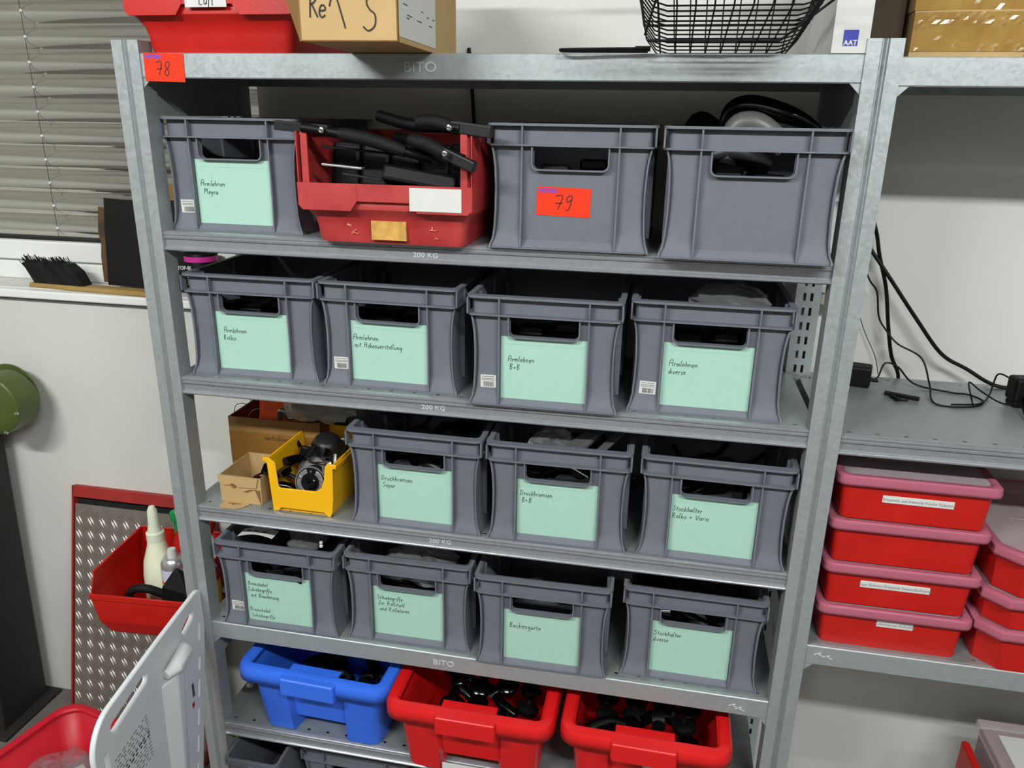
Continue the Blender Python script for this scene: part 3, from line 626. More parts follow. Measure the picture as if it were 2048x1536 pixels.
for k in names2:
    x, y, z = CR[k].location
    pile(x - .10, x + .10, y + .05, y + .30, z + .10, z + .135, 3, 3, ['lever', 'fitting'], [BLACK, DGREY, BLACK], 'black brake part lying in the ' + names2[k], 'brake part', 'brake parts in the ' + names2[k], .9)
x, y, z = CR['N'].location
m = MB(); m.tube(curve_pts([(x - .09, y + .08, z + .12), (x - .03, y + .12, z + .15), (x + .03, y + .09, z + .13), (x + .09, y + .14, z + .12)], 6), .012, 8); T(m.build('lap_belt', BLACK, smooth=True), 'black lap belt coiled in the crate reading Beckengurte', 'belt')

def crumple(name, cx, cy, cz, rx, ry, rz_, m, label, cat, seed, n=16, amp=.35):
    r = random.Random(seed); b = MB(); vs = []; fs = []; K = n // 2
    ph = [(r.uniform(0, 6.3), r.uniform(2, 7), r.uniform(1, 5)) for _ in range(6)]
    for i in range(K + 1):
        th = pi * i / K
        for j in range(n):
            f_ = 2 * pi * j / n; k = 1 + amp * sum(sin(p + a * f_ + c * th) for p, a, c in [(p, round(a), c) for p, a, c in ph]) / 6 + r.uniform(-.10, .10) * amp * 2
            if i in (0, K): k = 1
            vs.append((cx + rx * k * sin(th) * cos(f_), cy + ry * k * sin(th) * sin(f_), cz + rz_ * k * cos(th)))
    for i in range(K):
        for j in range(n): q = (j + 1) % n; fs.append((i * n + j, i * n + q, (i + 1) * n + q, (i + 1) * n + j))
    b.add(vs, fs); return T(b.build(name, m, smooth=False), label, cat)
crumple('plastic_bag', 1.135, .115, 1.535, .075, .07, .040, BAG, 'crumpled clear plastic bag bulging out of the crate reading Armlehnen diverse', 'plastic bag', 1, 20)
crumple('plastic_bag', .50, .105, .880, .085, .07, .040, BAGT, 'thin clear plastic bag in the crate reading für Rollstuhl', 'plastic bag', 2, 20)
crumple('plastic_bag', .215, .11, .905, .045, .05, .022, BAG, 'small clear plastic bag on the crate reading mit Bowdenzug', 'plastic bag', 3, 18)
crumple('plastic_bag', .80, .10, 1.215, .05, .06, .030, BAGT, 'thin plastic bag on the crate reading Druckbremsen B+B', 'plastic bag', 4, 18)
m = MB(); m.bar((.845, .03, 1.238), (.885, .09, 1.252), .030, .004); m.bar((.865, .022, 1.236), (.925, .16, 1.262), .012, .006); T(m.build('metal_bracket', ALU, bevel=.001), 'light metal bracket sticking out of the crate reading Druckbremsen B+B', 'bracket')
m = MB(); m.bar((.895, .02, 1.228), (.965, .15, 1.262), .018, .005); T(m.build('grey_lever', ALU, bevel=.0015), 'pale grey lever lying next to the metal bracket, under the shelf', 'lever')
m = MB(); m.tube(curve_pts([(.80, .040, 1.205), (.84, .035, 1.198), (.885, .03, 1.178)], 5), .0025, 8); T(m.build('steel_rod', CHROME, smooth=True), 'thin bright steel rod seen through the hand hole of the Druckbremsen B+B crate', 'rod')
m = MB(); m.tube([(1.10, .07, 1.185), (1.13, .055, 1.193)], .005, 10); T(m.build('steel_pin', CHROME, smooth=True), 'small shiny pin seen through the hand hole of the Rolko + Vario crate', 'pin')
m = MB(); m.tube([(1.05, .055, .868), (1.075, .055, .870)], .007, 10); T(m.build('steel_pin', CHROME, smooth=True), 'small shiny pin seen through the hand hole of the Stockhalter diverse crate', 'pin')
m = MB(); m.strip([(.07 + .011 * k, .932 + .010 * sin(k * .35)) for k in range(9)], .0006, .04, .075, 'y'); pt = m.build('paper_tag', WHITEP); T(pt, 'white paper tag with handwriting curling on the crate reading mit Bowdenzug', 'tag')
m = MB()
for k in range(3): m.box(.09 + .02 * k, .10 + .02 * k, .048, .052, .9445, .9455)
m.build('printed_line', PRINT, pt)
m = MB(); m.lathe([(.0001, 0), (.004, 0), (.0045, .004), (.002, .006), (.004, .009), (.004, .013), (.0001, .014)], 12, Matrix.Translation((.283, .035, .934))); T(m.build('white_bead', WHITEP, smooth=True), 'tiny white bead on the rim of the crate reading mit Bowdenzug', 'cap')
# curved black shells in the bare crate at the right end
def shell(cx, cy, cz, L, w, h, rot, m, label):
    b = MB(); vs = []; fs = []; n, k = 18, 10
    for i in range(n + 1):
        t = i / n; x = -L / 2 + L * t; s_ = sin(pi * min(1, t * 1.25 + .05)) ** .55 if t < .8 else max(.05, sin(pi * min(1, t * 1.25 + .05))) ** .55 if t * 1.25 + .05 < 1 else .08
        for j in range(k + 1): a = pi * j / k; vs.append((x, -w / 2 * cos(a) * s_, h * sin(a) * s_ + .05 * sin(pi * t)))
    for i in range(n):
        for j in range(k): fs.append((i * (k + 1) + j, i * (k + 1) + j + 1, (i + 1) * (k + 1) + j + 1, (i + 1) * (k + 1) + j))
    b.add(vs, fs); o = solid(b.build('plastic_shell', m, smooth=True, loc=(cx, cy, cz), rot=rot), .004); return T(o, label, 'shell')
m = MB(); pp_ = curve_pts([(1.088, .13, 1.845), (1.100, .13, 1.888), (1.133, .125, 1.900), (1.19, .12, 1.888), (1.235, .12, 1.872), (1.268, .12, 1.852)], 6); m.tube(pp_, [.004 + .015 * sin(pi * min(1, i / (len(pp_) - 1)) ** .9) for i in range(len(pp_))], 16); T(m.build('plastic_shell', BLACKG, smooth=True), 'glossy black curved shell rising out of the bare crate at the upper right', 'shell')
m = MB(); m.tube(curve_pts([(1.10, .10, 1.80), (1.112, .10, 1.862), (1.15, .095, 1.868), (1.20, .095, 1.83)], 6), .020, 12); T(m.build('smoky_cover', mat('smoky_plastic', (92, 90, 88), .4, 0, .1, 20), smooth=True), 'smoky grey rounded cover below the glossy black shell', 'cover')
m = MB(); m.tube(curve_pts([(1.04, .12, 1.79), (1.11, .10, 1.82), (1.17, .12, 1.79)], 6), .022, 12); T(m.build('rubber_roll', DGREY, smooth=True), 'dull dark roll seen through the hand hole of the bare crate', 'roll')
m = MB(); m.tube(curve_pts([(1.02, .22, 1.80), (1.045, .22, 1.872), (1.08, .2, 1.86)], 6), .016, 12); T(m.build('rubber_roll', BLACKR, smooth=True), 'dark roll peeking over the left corner of the bare crate', 'roll')
m = MB(); m.tube(curve_pts([(.785, .1, 1.80), (.83, .08, 1.81), (.87, .1, 1.78)], 6), .018, 12)

# ------------------------------------------------------------------ top shelf: boxes and wire basket
def openbox(name, x, y, z, rz, W_, D, H, m, label, th=.003, top=False, cat='cardboard box'):
    t = E(name, (x, y, z), rz, label, cat)
    b = MB(); b.box(0, W_, 0, th, 0, H); b.box(0, W_, D - th, D, 0, H); b.box(0, th, th, D - th, 0, H); b.box(W_ - th, W_, th, D - th, 0, H); b.box(th, W_ - th, th, D - th, 0, th)
    if top: b.box(0, W_, 0, D, H, H + th)
    b.build('box_body', m, t); return t
zt = ZS[0] + .0004
cb = openbox('cardboard_box', .433, -.212, zt, deg(2.5), .152, .40, .20, CARD, 'tan cardboard box with Re handwritten on its front, jutting over the top shelf edge', top=True)
handwriting(['Re'], .034, 'handwriting', cb, (.012, -.0012, .034), UP, .0022, seed=30, slant=.05, adv=.9)
handwriting(['1'], .050, 'handwriting', cb, (.066, -.0012, .020), UP, .0022, seed=31, slant=-.3)
handwriting(['S'], .050, 'handwriting', cb, (.106, -.0012, .016), UP, .0022, seed=32, slant=.1)
s = MB().box(.1520, .1526, .006, .232, .008, .19).build('address_label', WHITEP, cb); s['label'] = 'white printed shipping label on the side'
m = MB(); r_ = random.Random(4)
for k in range(26):
    y_ = r_.uniform(.02, .21); z_ = r_.uniform(.03, .14); L_ = r_.uniform(.006, .03); m.box(.1526, .1529, y_, min(.225, y_ + L_), z_, z_ + .0016)
for k in range(7): m.box(.1526, .1529, .175 + k * .004, .1772 + k * .004, .085, .105)
m.build('printed_line', PRINT, s)
m = MB(); m.add([(0, 0, .0), (0, .0, .20), (-.075, .10, .20), (-.060, .075, .085), (-.004, .002, -.0)], [(0, 1, 2, 3, 4)]); solid(m.build('flap', CARDD, cb), .003)
m = MB(); m.box(-.0005, .1525, -.0006, 0, 0, .0018); m.box(.151, .1528, -.0008, .006, 0, .2); m.build('crease', CARDE, cb)

bk = E('wire_basket', (1.070, .02, zt + .003), 0, 'black wire bicycle basket on the top shelf beside the white box', 'basket')
bm_ = MB(); tl = .13
def bp(x, y, z): return (x, y * cos(tl) + 0 * z, z * cos(tl) - y * sin(tl))
def uw(y, r=.0014, hb=.118):
    z0 = .002; pts = [(-hb - .052, .24), (-hb - .030, .12), (-hb - .008, .03), (-hb + .010, z0 + .006), (-hb + .03, z0), (hb - .03, z0), (hb - .010, z0 + .006), (hb + .008, .03), (hb + .030, .12), (hb + .052, .24)]
    bm_.tube([bp(a, y, b) for a, b in pts], r, 5)
for k in range(13): uw(.05 - .32 * k / 12, .0013)
for k in range(9):
    x = -.10 + .20 * k / 8
    bm_.tube([bp(x * 1.28, .085, .24), bp(x * 1.05, .058, .03), bp(x, .045, .003), bp(x, -.265, .003), bp(x * 1.05, -.28, .03), bp(x * 1.28, -.31, .24)], .0013, 5)
for k in range(10):
    for sg in (-1, 1):
        yy = .04 - .30 * k / 9
for z_, r in ((.055, .0022), (.062, .0016), (.14, .0018), (.235, .0035)):
    hb = .118 + .008 + (.022 * (z_ - .03) / .09); yb = .058 + .027 * (z_ - .03) / .21; yf = -.28 - .03 * (z_ - .03) / .21
    c = [bp(-hb, yb, z_), bp(hb, yb, z_), bp(hb, yf, z_), bp(-hb, yf, z_), bp(-hb, yb, z_)]
    for a, b in zip(c, c[1:]): bm_.tube([a, b], r, 5)
bm_.build('basket_wires', BLACK, bk, smooth=True)
h = MB(); h.tube([(-.125, -.05, .022), (-.10, -.22, .070)], .0018, 6); h.tube([(.02, -.06, .010), (-.11, -.06, .012)], .002, 6); h.tube([(.085, -.06, .012), (.165, -.10, .075)], .002, 6); h.tube([(-.12, -.06, .012), (.085, -.06, .012)], .0022, 6); h.build('basket_brace', BLACK, bk, smooth=True)
m = MB(); m.tube(curve_pts([(.945, -.018, zt + .0045), (.88, -.02, zt + .0040), (.815, -.022, zt + .003), (.806, -.010, zt + .003), (.82, .005, zt + .003), (.945, .008, zt + .003)], 4), .0028, 8); m.tube([(.93, -.018, zt + .0048), (.955, -.018, zt + .0048)], .0042, 8); m.tube([(.93, .008, zt + .0042), (.95, .008, zt + .0042)], .0040, 8)
T(m.build('basket_holder', BLACK, smooth=True), 'black bent wire holder lying flat in front of the basket', 'wire holder')

wb = openbox('white_box', 1.240, .002, zt, 0, .056, .28, .21, WHITEP, 'white box with a small blue AAT logo at the right end of the top shelf', top=True, cat='box')
m = MB(); m.box(.016, .0385, -.0006, 0, .0105, .034); lg = m.build('blue_logo', BLUEB, wb, bevel=.0002)
text('AAT', .0105, 'logo_letters', WHITEP, lg, (.0172, -.0009, .0118), UP, .0001, .0003)
m = MB(); m.lathe([(.0001, -.001), (.011, -.001), (.011, .0), (.0001, .0)], 20, Matrix.Translation((.034, -.0006, .104)) @ Matrix.Rotation(radians(90), 4, 'X')); m.build('round_cutout', DGREY, wb)
FILM = mat('wrinkled_clear_tape', (156, 124, 66), .14, 0, .25, 26, .5, 30, rgb2=(138, 104, 50), coat=.4)
zr = 1.9745
for z_, h_, lb in ((zr, .076, 'cardboard box wrapped in wrinkled clear tape, lower one of two on the right top shelf'), (zr + .0785, .12, 'cardboard box wrapped in wrinkled clear tape, upper one of two on the right top shelf')):
    t = openbox('cardboard_box', 1.385 if z_ == zr else 1.383, .118, z_, deg(-1 if z_ == zr else .5), .178, .25, h_, CARD, lb, top=True)
    b = MB(); r2 = random.Random(int(h_ * 1000)); nx, nz = 26, 10; vs = []
    for i in range(nx + 1):
        for j in range(nz + 1): vs.append((.178 * i / nx, -.0014 - (r2.uniform(0, .0022) if r2.random() < (.45 if j > 6 else .08) else .0002), h_ * (.2 if z_ == zr else 0) + h_ * .8 * j / nz))
    b.add(vs, [(i * (nz + 1) + j, (i + 1) * (nz + 1) + j, (i + 1) * (nz + 1) + j + 1, i * (nz + 1) + j + 1) for i in range(nx) for j in range(nz)]); b.build('clear_tape', FILM, t)
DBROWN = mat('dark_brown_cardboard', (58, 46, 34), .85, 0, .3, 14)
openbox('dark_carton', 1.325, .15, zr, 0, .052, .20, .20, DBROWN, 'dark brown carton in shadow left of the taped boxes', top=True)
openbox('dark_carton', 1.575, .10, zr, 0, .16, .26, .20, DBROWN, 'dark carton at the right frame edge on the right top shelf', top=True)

# ------------------------------------------------------------------ third shelf, left end
z3 = ZS[3] + .0004
gb = openbox('cardboard_box', -.016, .19, z3, 0, .24, .165, .145, CARDD, 'brown cardboard box with packing tape and scrawled handwriting, behind the yellow bin')
m = MB(); m.box(.0, .24, -.0008, 0, .030, .108); tp = m.build('packing_tape', TAPE, gb); 
handwriting(['Gurtschlösser'.replace('ö', 'ö')], .013, 'handwriting', gb, (.095, -.0012, .092), UP, .0011, seed=40); handwriting(['2'], .013, 'handwriting', gb, (.165, -.0012, .062), UP, .0011, seed=41)
m = MB(); m.box(.0035, .0045, .004, .160, .004, .14); m.build('red_lining', REDF, gb)
m = MB(); m.prism([(0, 0), (.10, -.01), (.085, .055), (.03, .062), (.0, .05)], 0, .05, Matrix.Translation((.045, .285, 1.135)) @ Matrix.Rotation(radians(75), 4, 'X')); T(m.build('orange_reflector', ORB, bevel=.006), 'bright orange plastic piece sticking out of the brown cardboard box', 'plastic part')
m = MB(); m.bar((.035, .26, 1.11), (.045, .262, 1.20), .02, .012); T(m.build('orange_strap', ORB, bevel=.004), 'small orange strip left of the orange plastic piece', 'plastic part')
m = MB(); m.tube(curve_pts([(.098, .235, 1.14), (.100, .232, 1.176), (.112, .232, 1.178), (.120, .236, 1.160), (.150, .24, 1.163)], 5), .006, 10); T(m.build('metal_hook', ALU, smooth=True), 'small dull metal hook at the front rim of the brown cardboard box', 'hook')
m = MB(); m.tube(curve_pts([(-.010, .215, 1.14), (-.008, .212, 1.185), (.012, .215, 1.197), (.035, .23, 1.18)], 6), .0009, 5); T(m.build('thin_wire', DGREY), 'thin wire loop over the left corner of the brown cardboard box', 'wire')
m = MB(); m.tube(curve_pts([(.02, .21, 1.15), (.04, .21, 1.182), (.07, .22, 1.186)], 6), .0008, 5); T(m.build('thin_wire', ALU), 'thin wire arc inside the brown cardboard box', 'wire')
crumple('plastic_bag', .225, .215, 1.222, .095, .08, .045, mat('greyish_bag', (170, 172, 168), .15, 0, .05, 12, .9, 30, alpha=.5), 'large greyish plastic bag pushed behind the yellow bin under the shelf', 'plastic bag', 12, 22)
crumple('plastic_bag', .27, .30, 1.225, .10, .06, .035, mat('dark_blue_film', (40, 48, 84), .3, 0, .3, 10, alpha=.9), 'dark blue bag in the shadow above the yellow bin', 'plastic bag', 13, 20)

sb = openbox('small_carton', .043, .036, z3, deg(-1), .103, .13, .066, CARD, 'small open carton with a torn front, left of the yellow bin', th=.0016)
m = MB(); m.prism([(-.002, .0665), (-.0005, .048), (.012, .042), (.026, .044), (.032, .048), (.040, .047), (.046, .041), (.050, .040), (.092, .0425), (.098, .0655)], -.0035, -.0016, XZ); m.build('torn_flap', CARD, sb)
m = MB(); m.prism([(.028, .045), (.033, .049), (.038, .049), (.043, .045), (.040, .037), (.034, .035), (.029, .039)], -.0014, -.0006, XZ); m.prism([(.06, .030), (.075, .036), (.092, .038), (.080, .034), (.066, .028)], -.0014, -.0006, XZ); m.prism([(.088, .036), (.1005, .0), (.1015, .0), (.1, .036)], -.0012, -.0006, XZ); m.build('tear', CARDE, sb)
m = MB(); m.prism([(.012, .0), (.075, .001), (.073, -.009), (.066, -.022), (.055, -.034), (.020, -.035), (.008, -.026)], .0005, .0018); m.build('loose_tab', CARD, sb)
m = MB(); m.prism([(.025, -.010), (.055, -.008), (.055, -.011), (.042, -.013), (.038, -.019), (.034, -.013), (.025, -.013)], .0018, .0022); m.build('slot_cut', CARDE, sb)
for i in range(5): put('lever', (.090 + .004 * i, .085 + .012 * i, z3 + .016 + .006 * i), (.1 * i, .1, .5 * i), BLACK, 'small black part inside the small open carton', 'small part', 'small parts in the open carton', .36)

yb = E('yellow_bin', (.2525, .020, z3), deg(-1), 'yellow open-front stacking bin full of black and chrome brake parts', 'bin')
out = [(-.070, 0), (-.058, .002), (-.052, .010), (.052, .010), (.060, .002), (.066, 0), (.071, .012), (.075, .050), (.078, .118), (.086, .121), (.086, .127), (.066, .127), (.061, .118), (.058, .090), (.050, .068), (.036, .057), (-.050, .0555), (-.056, .060), (-.060, .118), (-.074, .127), (-.086, .127), (-.086, .121), (-.077, .118), (-.073, .05)]
plate2d(out, [], .005, 'front_frame', YEL, yb, XZ, .0012)
b = MB(); b.loop([[(-.068, .004, .0), (.066, .004, .0), (.066, .218, .0), (-.068, .218, .0)], [(-.073, .003, .05), (.073, .003, .05), (.073, .222, .05), (-.073, .222, .05)], [(-.077, .002, .120), (.077, .002, .120), (.077, .226, .12), (-.077, .226, .12)]], False)
b.f = [f_ for q, f_ in enumerate(b.f) if q not in (0, 4)]; b.f.append((0, 1, 2, 3)); b.add([(-.066, .009, .001), (.064, .009, .001), (.070, .006, .055), (-.070, .006, .055)], [(0, 1, 2, 3)])
solid(b.build('bin_body', YEL, yb), .0024)
g = MB()
for s_ in (-1, 1): g.box(min(s_ * .074, s_ * .086), max(s_ * .074, s_ * .086), 0, .23, .1185, .1215); g.box(min(s_ * .0835, s_ * .086), max(s_ * .0835, s_ * .086), 0, .23, .115, .1215); g.tube([(s_ * .078, .0, .124), (s_ * .078, .23, .124)], .003, 6)
g.box(-.08, .08, .224, .228, .10, .124); g.build('rim', YEL, yb, bevel=.0008)
# parts in the yellow bin
def lz(M, prof, nm, mm, lb, cat, n=28): return T(MB().lathe(prof, n, M).build(nm, mm, smooth=True), lb, cat)
Mh = Matrix.Translation((.262, .048, 1.088)) @ Matrix.Rotation(radians(78), 4, 'X') @ Matrix.Rotation(radians(4), 4, 'Y')
dr = E('brake_hub', (.262, .048, 1.088), 0, 'round brake hub with a grey ring facing out at the front of the yellow bin', 'brake hub'); dr.rotation_euler = (radians(78), radians(4), 0); dr.scale = (1.18,) * 3
MB().lathe([(.0001, -.03), (.026, -.03), (.030, -.024), (.0305, -.002), (.0285, .0), (.0001, -.001)], 32).build('hub_body', BLACK, dr, smooth=True)
def ringarc(r0, r1, a0, a1, z0, z1, n=24):
    P = [(r1 * cos(a0 + (a1 - a0) * k / n), r1 * sin(a0 + (a1 - a0) * k / n)) for k in range(n + 1)] + [(r0 * cos(a1 - (a1 - a0) * k / n), r0 * sin(a1 - (a1 - a0) * k / n)) for k in range(n + 1)]
    m_ = MB(); m_.prism(P, z0, z1); return m_
ringarc(.0185, .0275, radians(112), radians(428), .0, .003).build('brake_ring', ALU, dr, bevel=.0008)
ringarc(.0295, .0315, 0, 2 * pi - .01, -.004, .001, 36).build('outer_ring', ALU, dr)
MB().lathe([(.0035, .0), (.0035, .004), (.0095, .005), (.0115, .0035), (.0115, .0)], 20).build('bushing', BLACKG, dr, smooth=True)
for a, rr in ((90, .0225), (20, .023), (160, .023)): MB().lathe([(.0001, .002), (.0022, .002), (.0022, .0045), (.0001, .005)], 10, Matrix.Translation((rr * cos(radians(a)), rr * sin(radians(a)), 0))).build('rivet', CHROME, dr, smooth=True)
lz(Matrix.Translation((.262, .145, 1.135)) @ Matrix.Rotation(radians(18), 4, 'X') @ Matrix.Rotation(radians(8), 4, 'Y'), [(.0001, -.012), (.030, -.012), (.0385, -.008), (.039, -.003), (.036, -.002), (.034, .006), (.030, .020), (.020, .028), (.0001, .030)], 'brake_drum', DGREY, 'dull grey brake drum lying on top at the back of the yellow bin', 'brake drum')
lz(Matrix.Translation((.262, .145, 1.135)) @ Matrix.Rotation(radians(18), 4, 'X') @ Matrix.Rotation(radians(8), 4, 'Y'), [(.039, -.007), (.0425, -.006), (.0425, -.003), (.039, -.002)], 'drum_flange', CHROME, 'bright flange ring around the dull brake drum in the yellow bin', 'ring')
lz(Matrix.Translation((.248, .095, 1.092)) @ Matrix.Rotation(radians(60), 4, 'X'), [(.0001, -.02), (.034, -.02), (.036, .0), (.034, .012), (.02, .016), (.0001, .016)], 'brake_drum', mat('grey_cap', (82, 80, 80), .45, 0, .1, 30), 'grey drum cap directly above the front brake hub in the yellow bin', 'brake drum')
m = MB(); m.tube([(.243, .085, 1.121), (.259, .082, 1.122), (.300, .07, 1.133)], .0019, 8); T(m.build('steel_pin', CHROME, smooth=True), 'bent bright steel pin above the brake hub in the yellow bin', 'pin')
m = MB(); m.tube([(.226, .13, 1.141), (.243, .128, 1.145)], .0032, 8); T(m.build('steel_pin', CHROME, smooth=True), 'short bright pin near the left wall of the yellow bin', 'pin')
m = MB(); m.tube([(.291, .055, 1.128), (.294, .052, 1.112)], .003, 8); T(m.build('steel_pin', CHROME, smooth=True), 'short bright pin near the right wall of the yellow bin', 'pin')
m = MB(); m.tube([(.302, .10, 1.14), (.305, .08, 1.10)], .0042, 8); T(m.build('steel_rod', ALU, smooth=True), 'upright grey rod at the right wall of the yellow bin', 'rod')
for i, (x, y, z, a) in enumerate([(.205, .07, 1.085, .3), (.212, .10, 1.11, .9), (.225, .085, 1.125, 1.2), (.24, .12, 1.12, .2), (.29, .10, 1.10, 2.0), (.205, .05, 1.06, .2), (.21, .14, 1.10, 2.4), (.285, .14, 1.12, 1.1), (.215, .09, 1.06, 1.1), (.25, .17, 1.12, .5)]):
    put(['lever', 'fitting'][i % 2], (x, y, z), (rnd.uniform(-.5, .8), rnd.uniform(-.5, .5), a), BLACKG, 'black brake lever piece jumbled in the yellow bin', 'brake part', 'black brake pieces in the yellow bin', .8)
m = MB(); m.bar((.222, .10, 1.105), (.228, .105, 1.150), .02, .010, (0, 1, 0)); T(m.build('lever_grip', BLACK, bevel=.004), 'black rounded lever grip standing up at the left of the yellow bin', 'grip')
m = MB(); m.bar((.236, .085, 1.125), (.254, .10, 1.158), .013, .012, (0, 1, 0)); T(m.build('lever_grip', BLACKG, bevel=.004), 'glossy black grip leaning against the brake drum', 'grip')

# ------------------------------------------------------------------ right bay
def lidbox(x, y, z, rz, W_, D, H, label, lab=None, group='stacked red boxes with clear lids', cham=0):
    t = E('lidded_box', (x, y, z), rz, label, 'plastic box', group)
    def rr_(d, r): return rrect(d, W_ - d, d, D - d, r, 4) if not cham else [(d + cham, d), (W_ - d, d), (W_ - d, D - d), (d, D - d), (d, d + cham)]
    b = MB(); r0 = [(x_, y_, 0) for x_, y_ in rr_(.015, .014)]; r1 = [(x_, y_, H - .008) for x_, y_ in rr_(.010, .016)]; r2 = [(x_, y_, H - .008) for x_, y_ in rr_(.004, .018)]; r3 = [(x_, y_, H - .004) for x_, y_ in rr_(.004, .018)]
    b.loop([r0, r1, r2, r3], False); n = len(r0); b.f.append(tuple(range(n))); solid(b.build('box_body', RED, t, smooth=True), .0022)
    l = MB(); rs = [[(x_, y_, H + dz) for x_, y_ in rr_(d, .018)] for d, dz in ((.0, -.020), (-.001, -.014), (0, -.003), (.003, .0), (.012, .0), (.016, -.003))]
    l.loop(rs, False); ld = solid(l.build('lid', LIDR, t, smooth=True), .0018); 
    p = MB(); pr_ = rr_(.016, .014); p.prism(pr_, H - .0045, H - .0030); p.box(W_ * .24, W_ * .76, D * .28, D * .285, H - .003, H - .002); p.box(W_ * .24, W_ * .76, D * .45, D * .455, H - .003, H - .002); p.box(W_ * .5, W_ * .503, D * .28, D * .45, H - .003, H - .002); p.build('lid_panel', LIDM, t)
    if lab:
        cx, w, zc, tx = lab; s = MB().box(cx - w / 2, cx + w / 2, .0105, .0125, zc - .0075, zc + .0075).build('name_strip', WHITEP, t, rot=(0, 0, 0), bevel=.0008)
        q = text(tx, .0085, 'printed_text', mat('faded_print', (120, 118, 116), .8), s, (cx, .0103, zc - .003), UP, .0001, 0, 0, 'CENTER'); q.scale = (.85, 1, 1)
    # compartment dividers seen through the lid
    d_ = MB(); d_.box(W_ * .33, W_ * .335, .02, D - .02, .01, H - .02); d_.box(W_ * .66, W_ * .665, .02, D - .02, .01, H - .02); d_.build('divider', RED, t); return t
zb_ = .8664; hs = [.0935, .0935, .0935, .0935]
labs = [(.150, .068, .060, 'Kufenbremsen Rollstühle'), (.137, .128, .050, 'Sopur Bremsen Ersatzteile Seitenteilaufnahme'), None, (.148, .126, .048, 'Ersatzteile und Kleinteile Küsche Padesten')]
lbs = ['red box with a short name strip, bottom of the left stack', 'red box with long name strip, second from bottom of the left stack', 'red box without name strip, second from top of the left stack', 'red box with long name strip, topmost of the left stack']
for k in range(4): lidbox(1.3585 + (.002 if k != 2 else 0), .008 + .001 * k, zb_ + .0945 * k, deg([-.2, .1, 0, -.4][k]), .288, .36, .094, lbs[k], labs[k])
lbs = ['red box with frosted lid rim, bottom of the right stack', 'red box with frosted lid rim, middle of the right stack', 'red box with clear lid, topmost of the right stack']
zz = zb_
for k in range(3):
    h_ = [.094, .070, .094][k]; lidbox(1.654 + .004 * (k == 2), -.012, zz, deg(0), .288, .36, h_, lbs[k], None, cham=.036); zz += h_ + .0005
# power supply, plug, clip and cables on the right middle shelf
z2 = 1.3267
ad = E('power_adapter', (1.437, .325, z2), deg(-14), 'black power adapter on the right shelf against the post', 'adapter')
MB().box(-.040, .030, -.022, .022, .001, .046).build('adapter_body', BLACK, ad, bevel=.005); MB().tube([(.030, 0, .016), (.046, 0, .014)], [.005, .003], 10).build('strain_relief', BLACK, ad, smooth=True)
def cable(pts, r, label, m=BLACK, cat='cable'):
    return T(MB().tube(curve_pts(pts, 10), r, 8).build('power_cable', m, smooth=True), label, cat)
cable([(1.40, .412, 2.02), (1.42, .41, 1.85), (1.436, .405, 1.70), (1.452, .40, 1.640), (1.462, .395, 1.60), (1.485, .39, 1.53), (1.502, .39, 1.45), (1.520, .39, 1.38), (1.546, .403, 1.328), (1.55, .410, 1.25)], .0042, 'thick black cable hanging straight down behind the right shelf')
cable([(1.37, .41, 1.72), (1.41, .405, 1.655), (1.438, .40, 1.619), (1.483, .385, 1.561), (1.554, .38, 1.470), (1.618, .38, 1.395), (1.675, .38, 1.364), (1.737, .375, 1.3325), (1.80, .36, 1.3325)], .0042, 'thick black cable curving down to the right across the wall')
cable([(1.380, .405, 1.62), (1.419, .395, 1.60), (1.447, .385, 1.549), (1.466, .385, 1.523), (1.478, .385, 1.470), (1.493, .38, 1.445), (1.522, .37, 1.414), (1.570, .35, 1.390), (1.583, .31, 1.345), (1.572, .225, 1.3295), (1.637, .22, 1.3290), (1.677, .262, 1.329), (1.660, .30, 1.3300), (1.628, .31, 1.3290), (1.560, .33, 1.336), (1.52, .33, 1.372), (1.493, .33, 1.378), (1.481, .322, 1.348), (1.468, .317, 1.3425)], .0020, 'thin black cable wandering from the wall to the power adapter')
cable([(1.645, .225, 1.3300), (1.65, .26, 1.34), (1.647, .275, 1.365), (1.67, .265, 1.35), (1.71, .25, 1.332), (1.745, .24, 1.345)], .0018, 'thin black cable kinked up beside the small tangle')
cable([(1.60, .215, 1.333), (1.66, .235, 1.333), (1.70, .30, 1.333), (1.715, .33, 1.35), (1.722, .33, 1.372), (1.75, .325, 1.362), (1.80, .31, 1.34)], .0018, 'thin black cable arching behind the black plug')
cable([(1.405, .42, 1.60), (1.428, .418, 1.52), (1.455, .418, 1.44), (1.492, .415, 1.37), (1.503, .408, 1.33)], .0009, 'very thin grey cable against the wall beside the thick one', DGREY)
cable([(1.735, .235, 1.345), (1.728, .20, 1.335), (1.722, .155, 1.330), (1.738, .120, 1.329), (1.765, .12, 1.329)], .0018, 'thin black cable dropping in front of the black plug')
pg = E('power_plug', (1.748, .262, z2), deg(8), 'black plug block with cables at the right frame edge', 'plug')
MB().box(-.028, .028, -.02, .02, .012, .062).build('plug_body', BLACK, pg, bevel=.006); MB().lathe([(.0001, 0), (.018, 0), (.018, .022), (.0001, .022)], 18, Matrix.Translation((.005, -.032, .018)) @ Matrix.Rotation(radians(-90), 4, 'X')).build('plug_pins', BLACKG, pg, smooth=True)
MB().box(-.024, .03, -.018, .018, .0, .012).build('plug_base', BLACK, pg, bevel=.003)
T(MB().box(1.80, 1.86, .03, .10, z2 + .0004, z2 + .05).build('blue_grey_block', mat('blue_grey_plastic', (60, 72, 88), .5), bevel=.006), 'blue-grey plastic block at the right frame edge on the shelf', 'block')
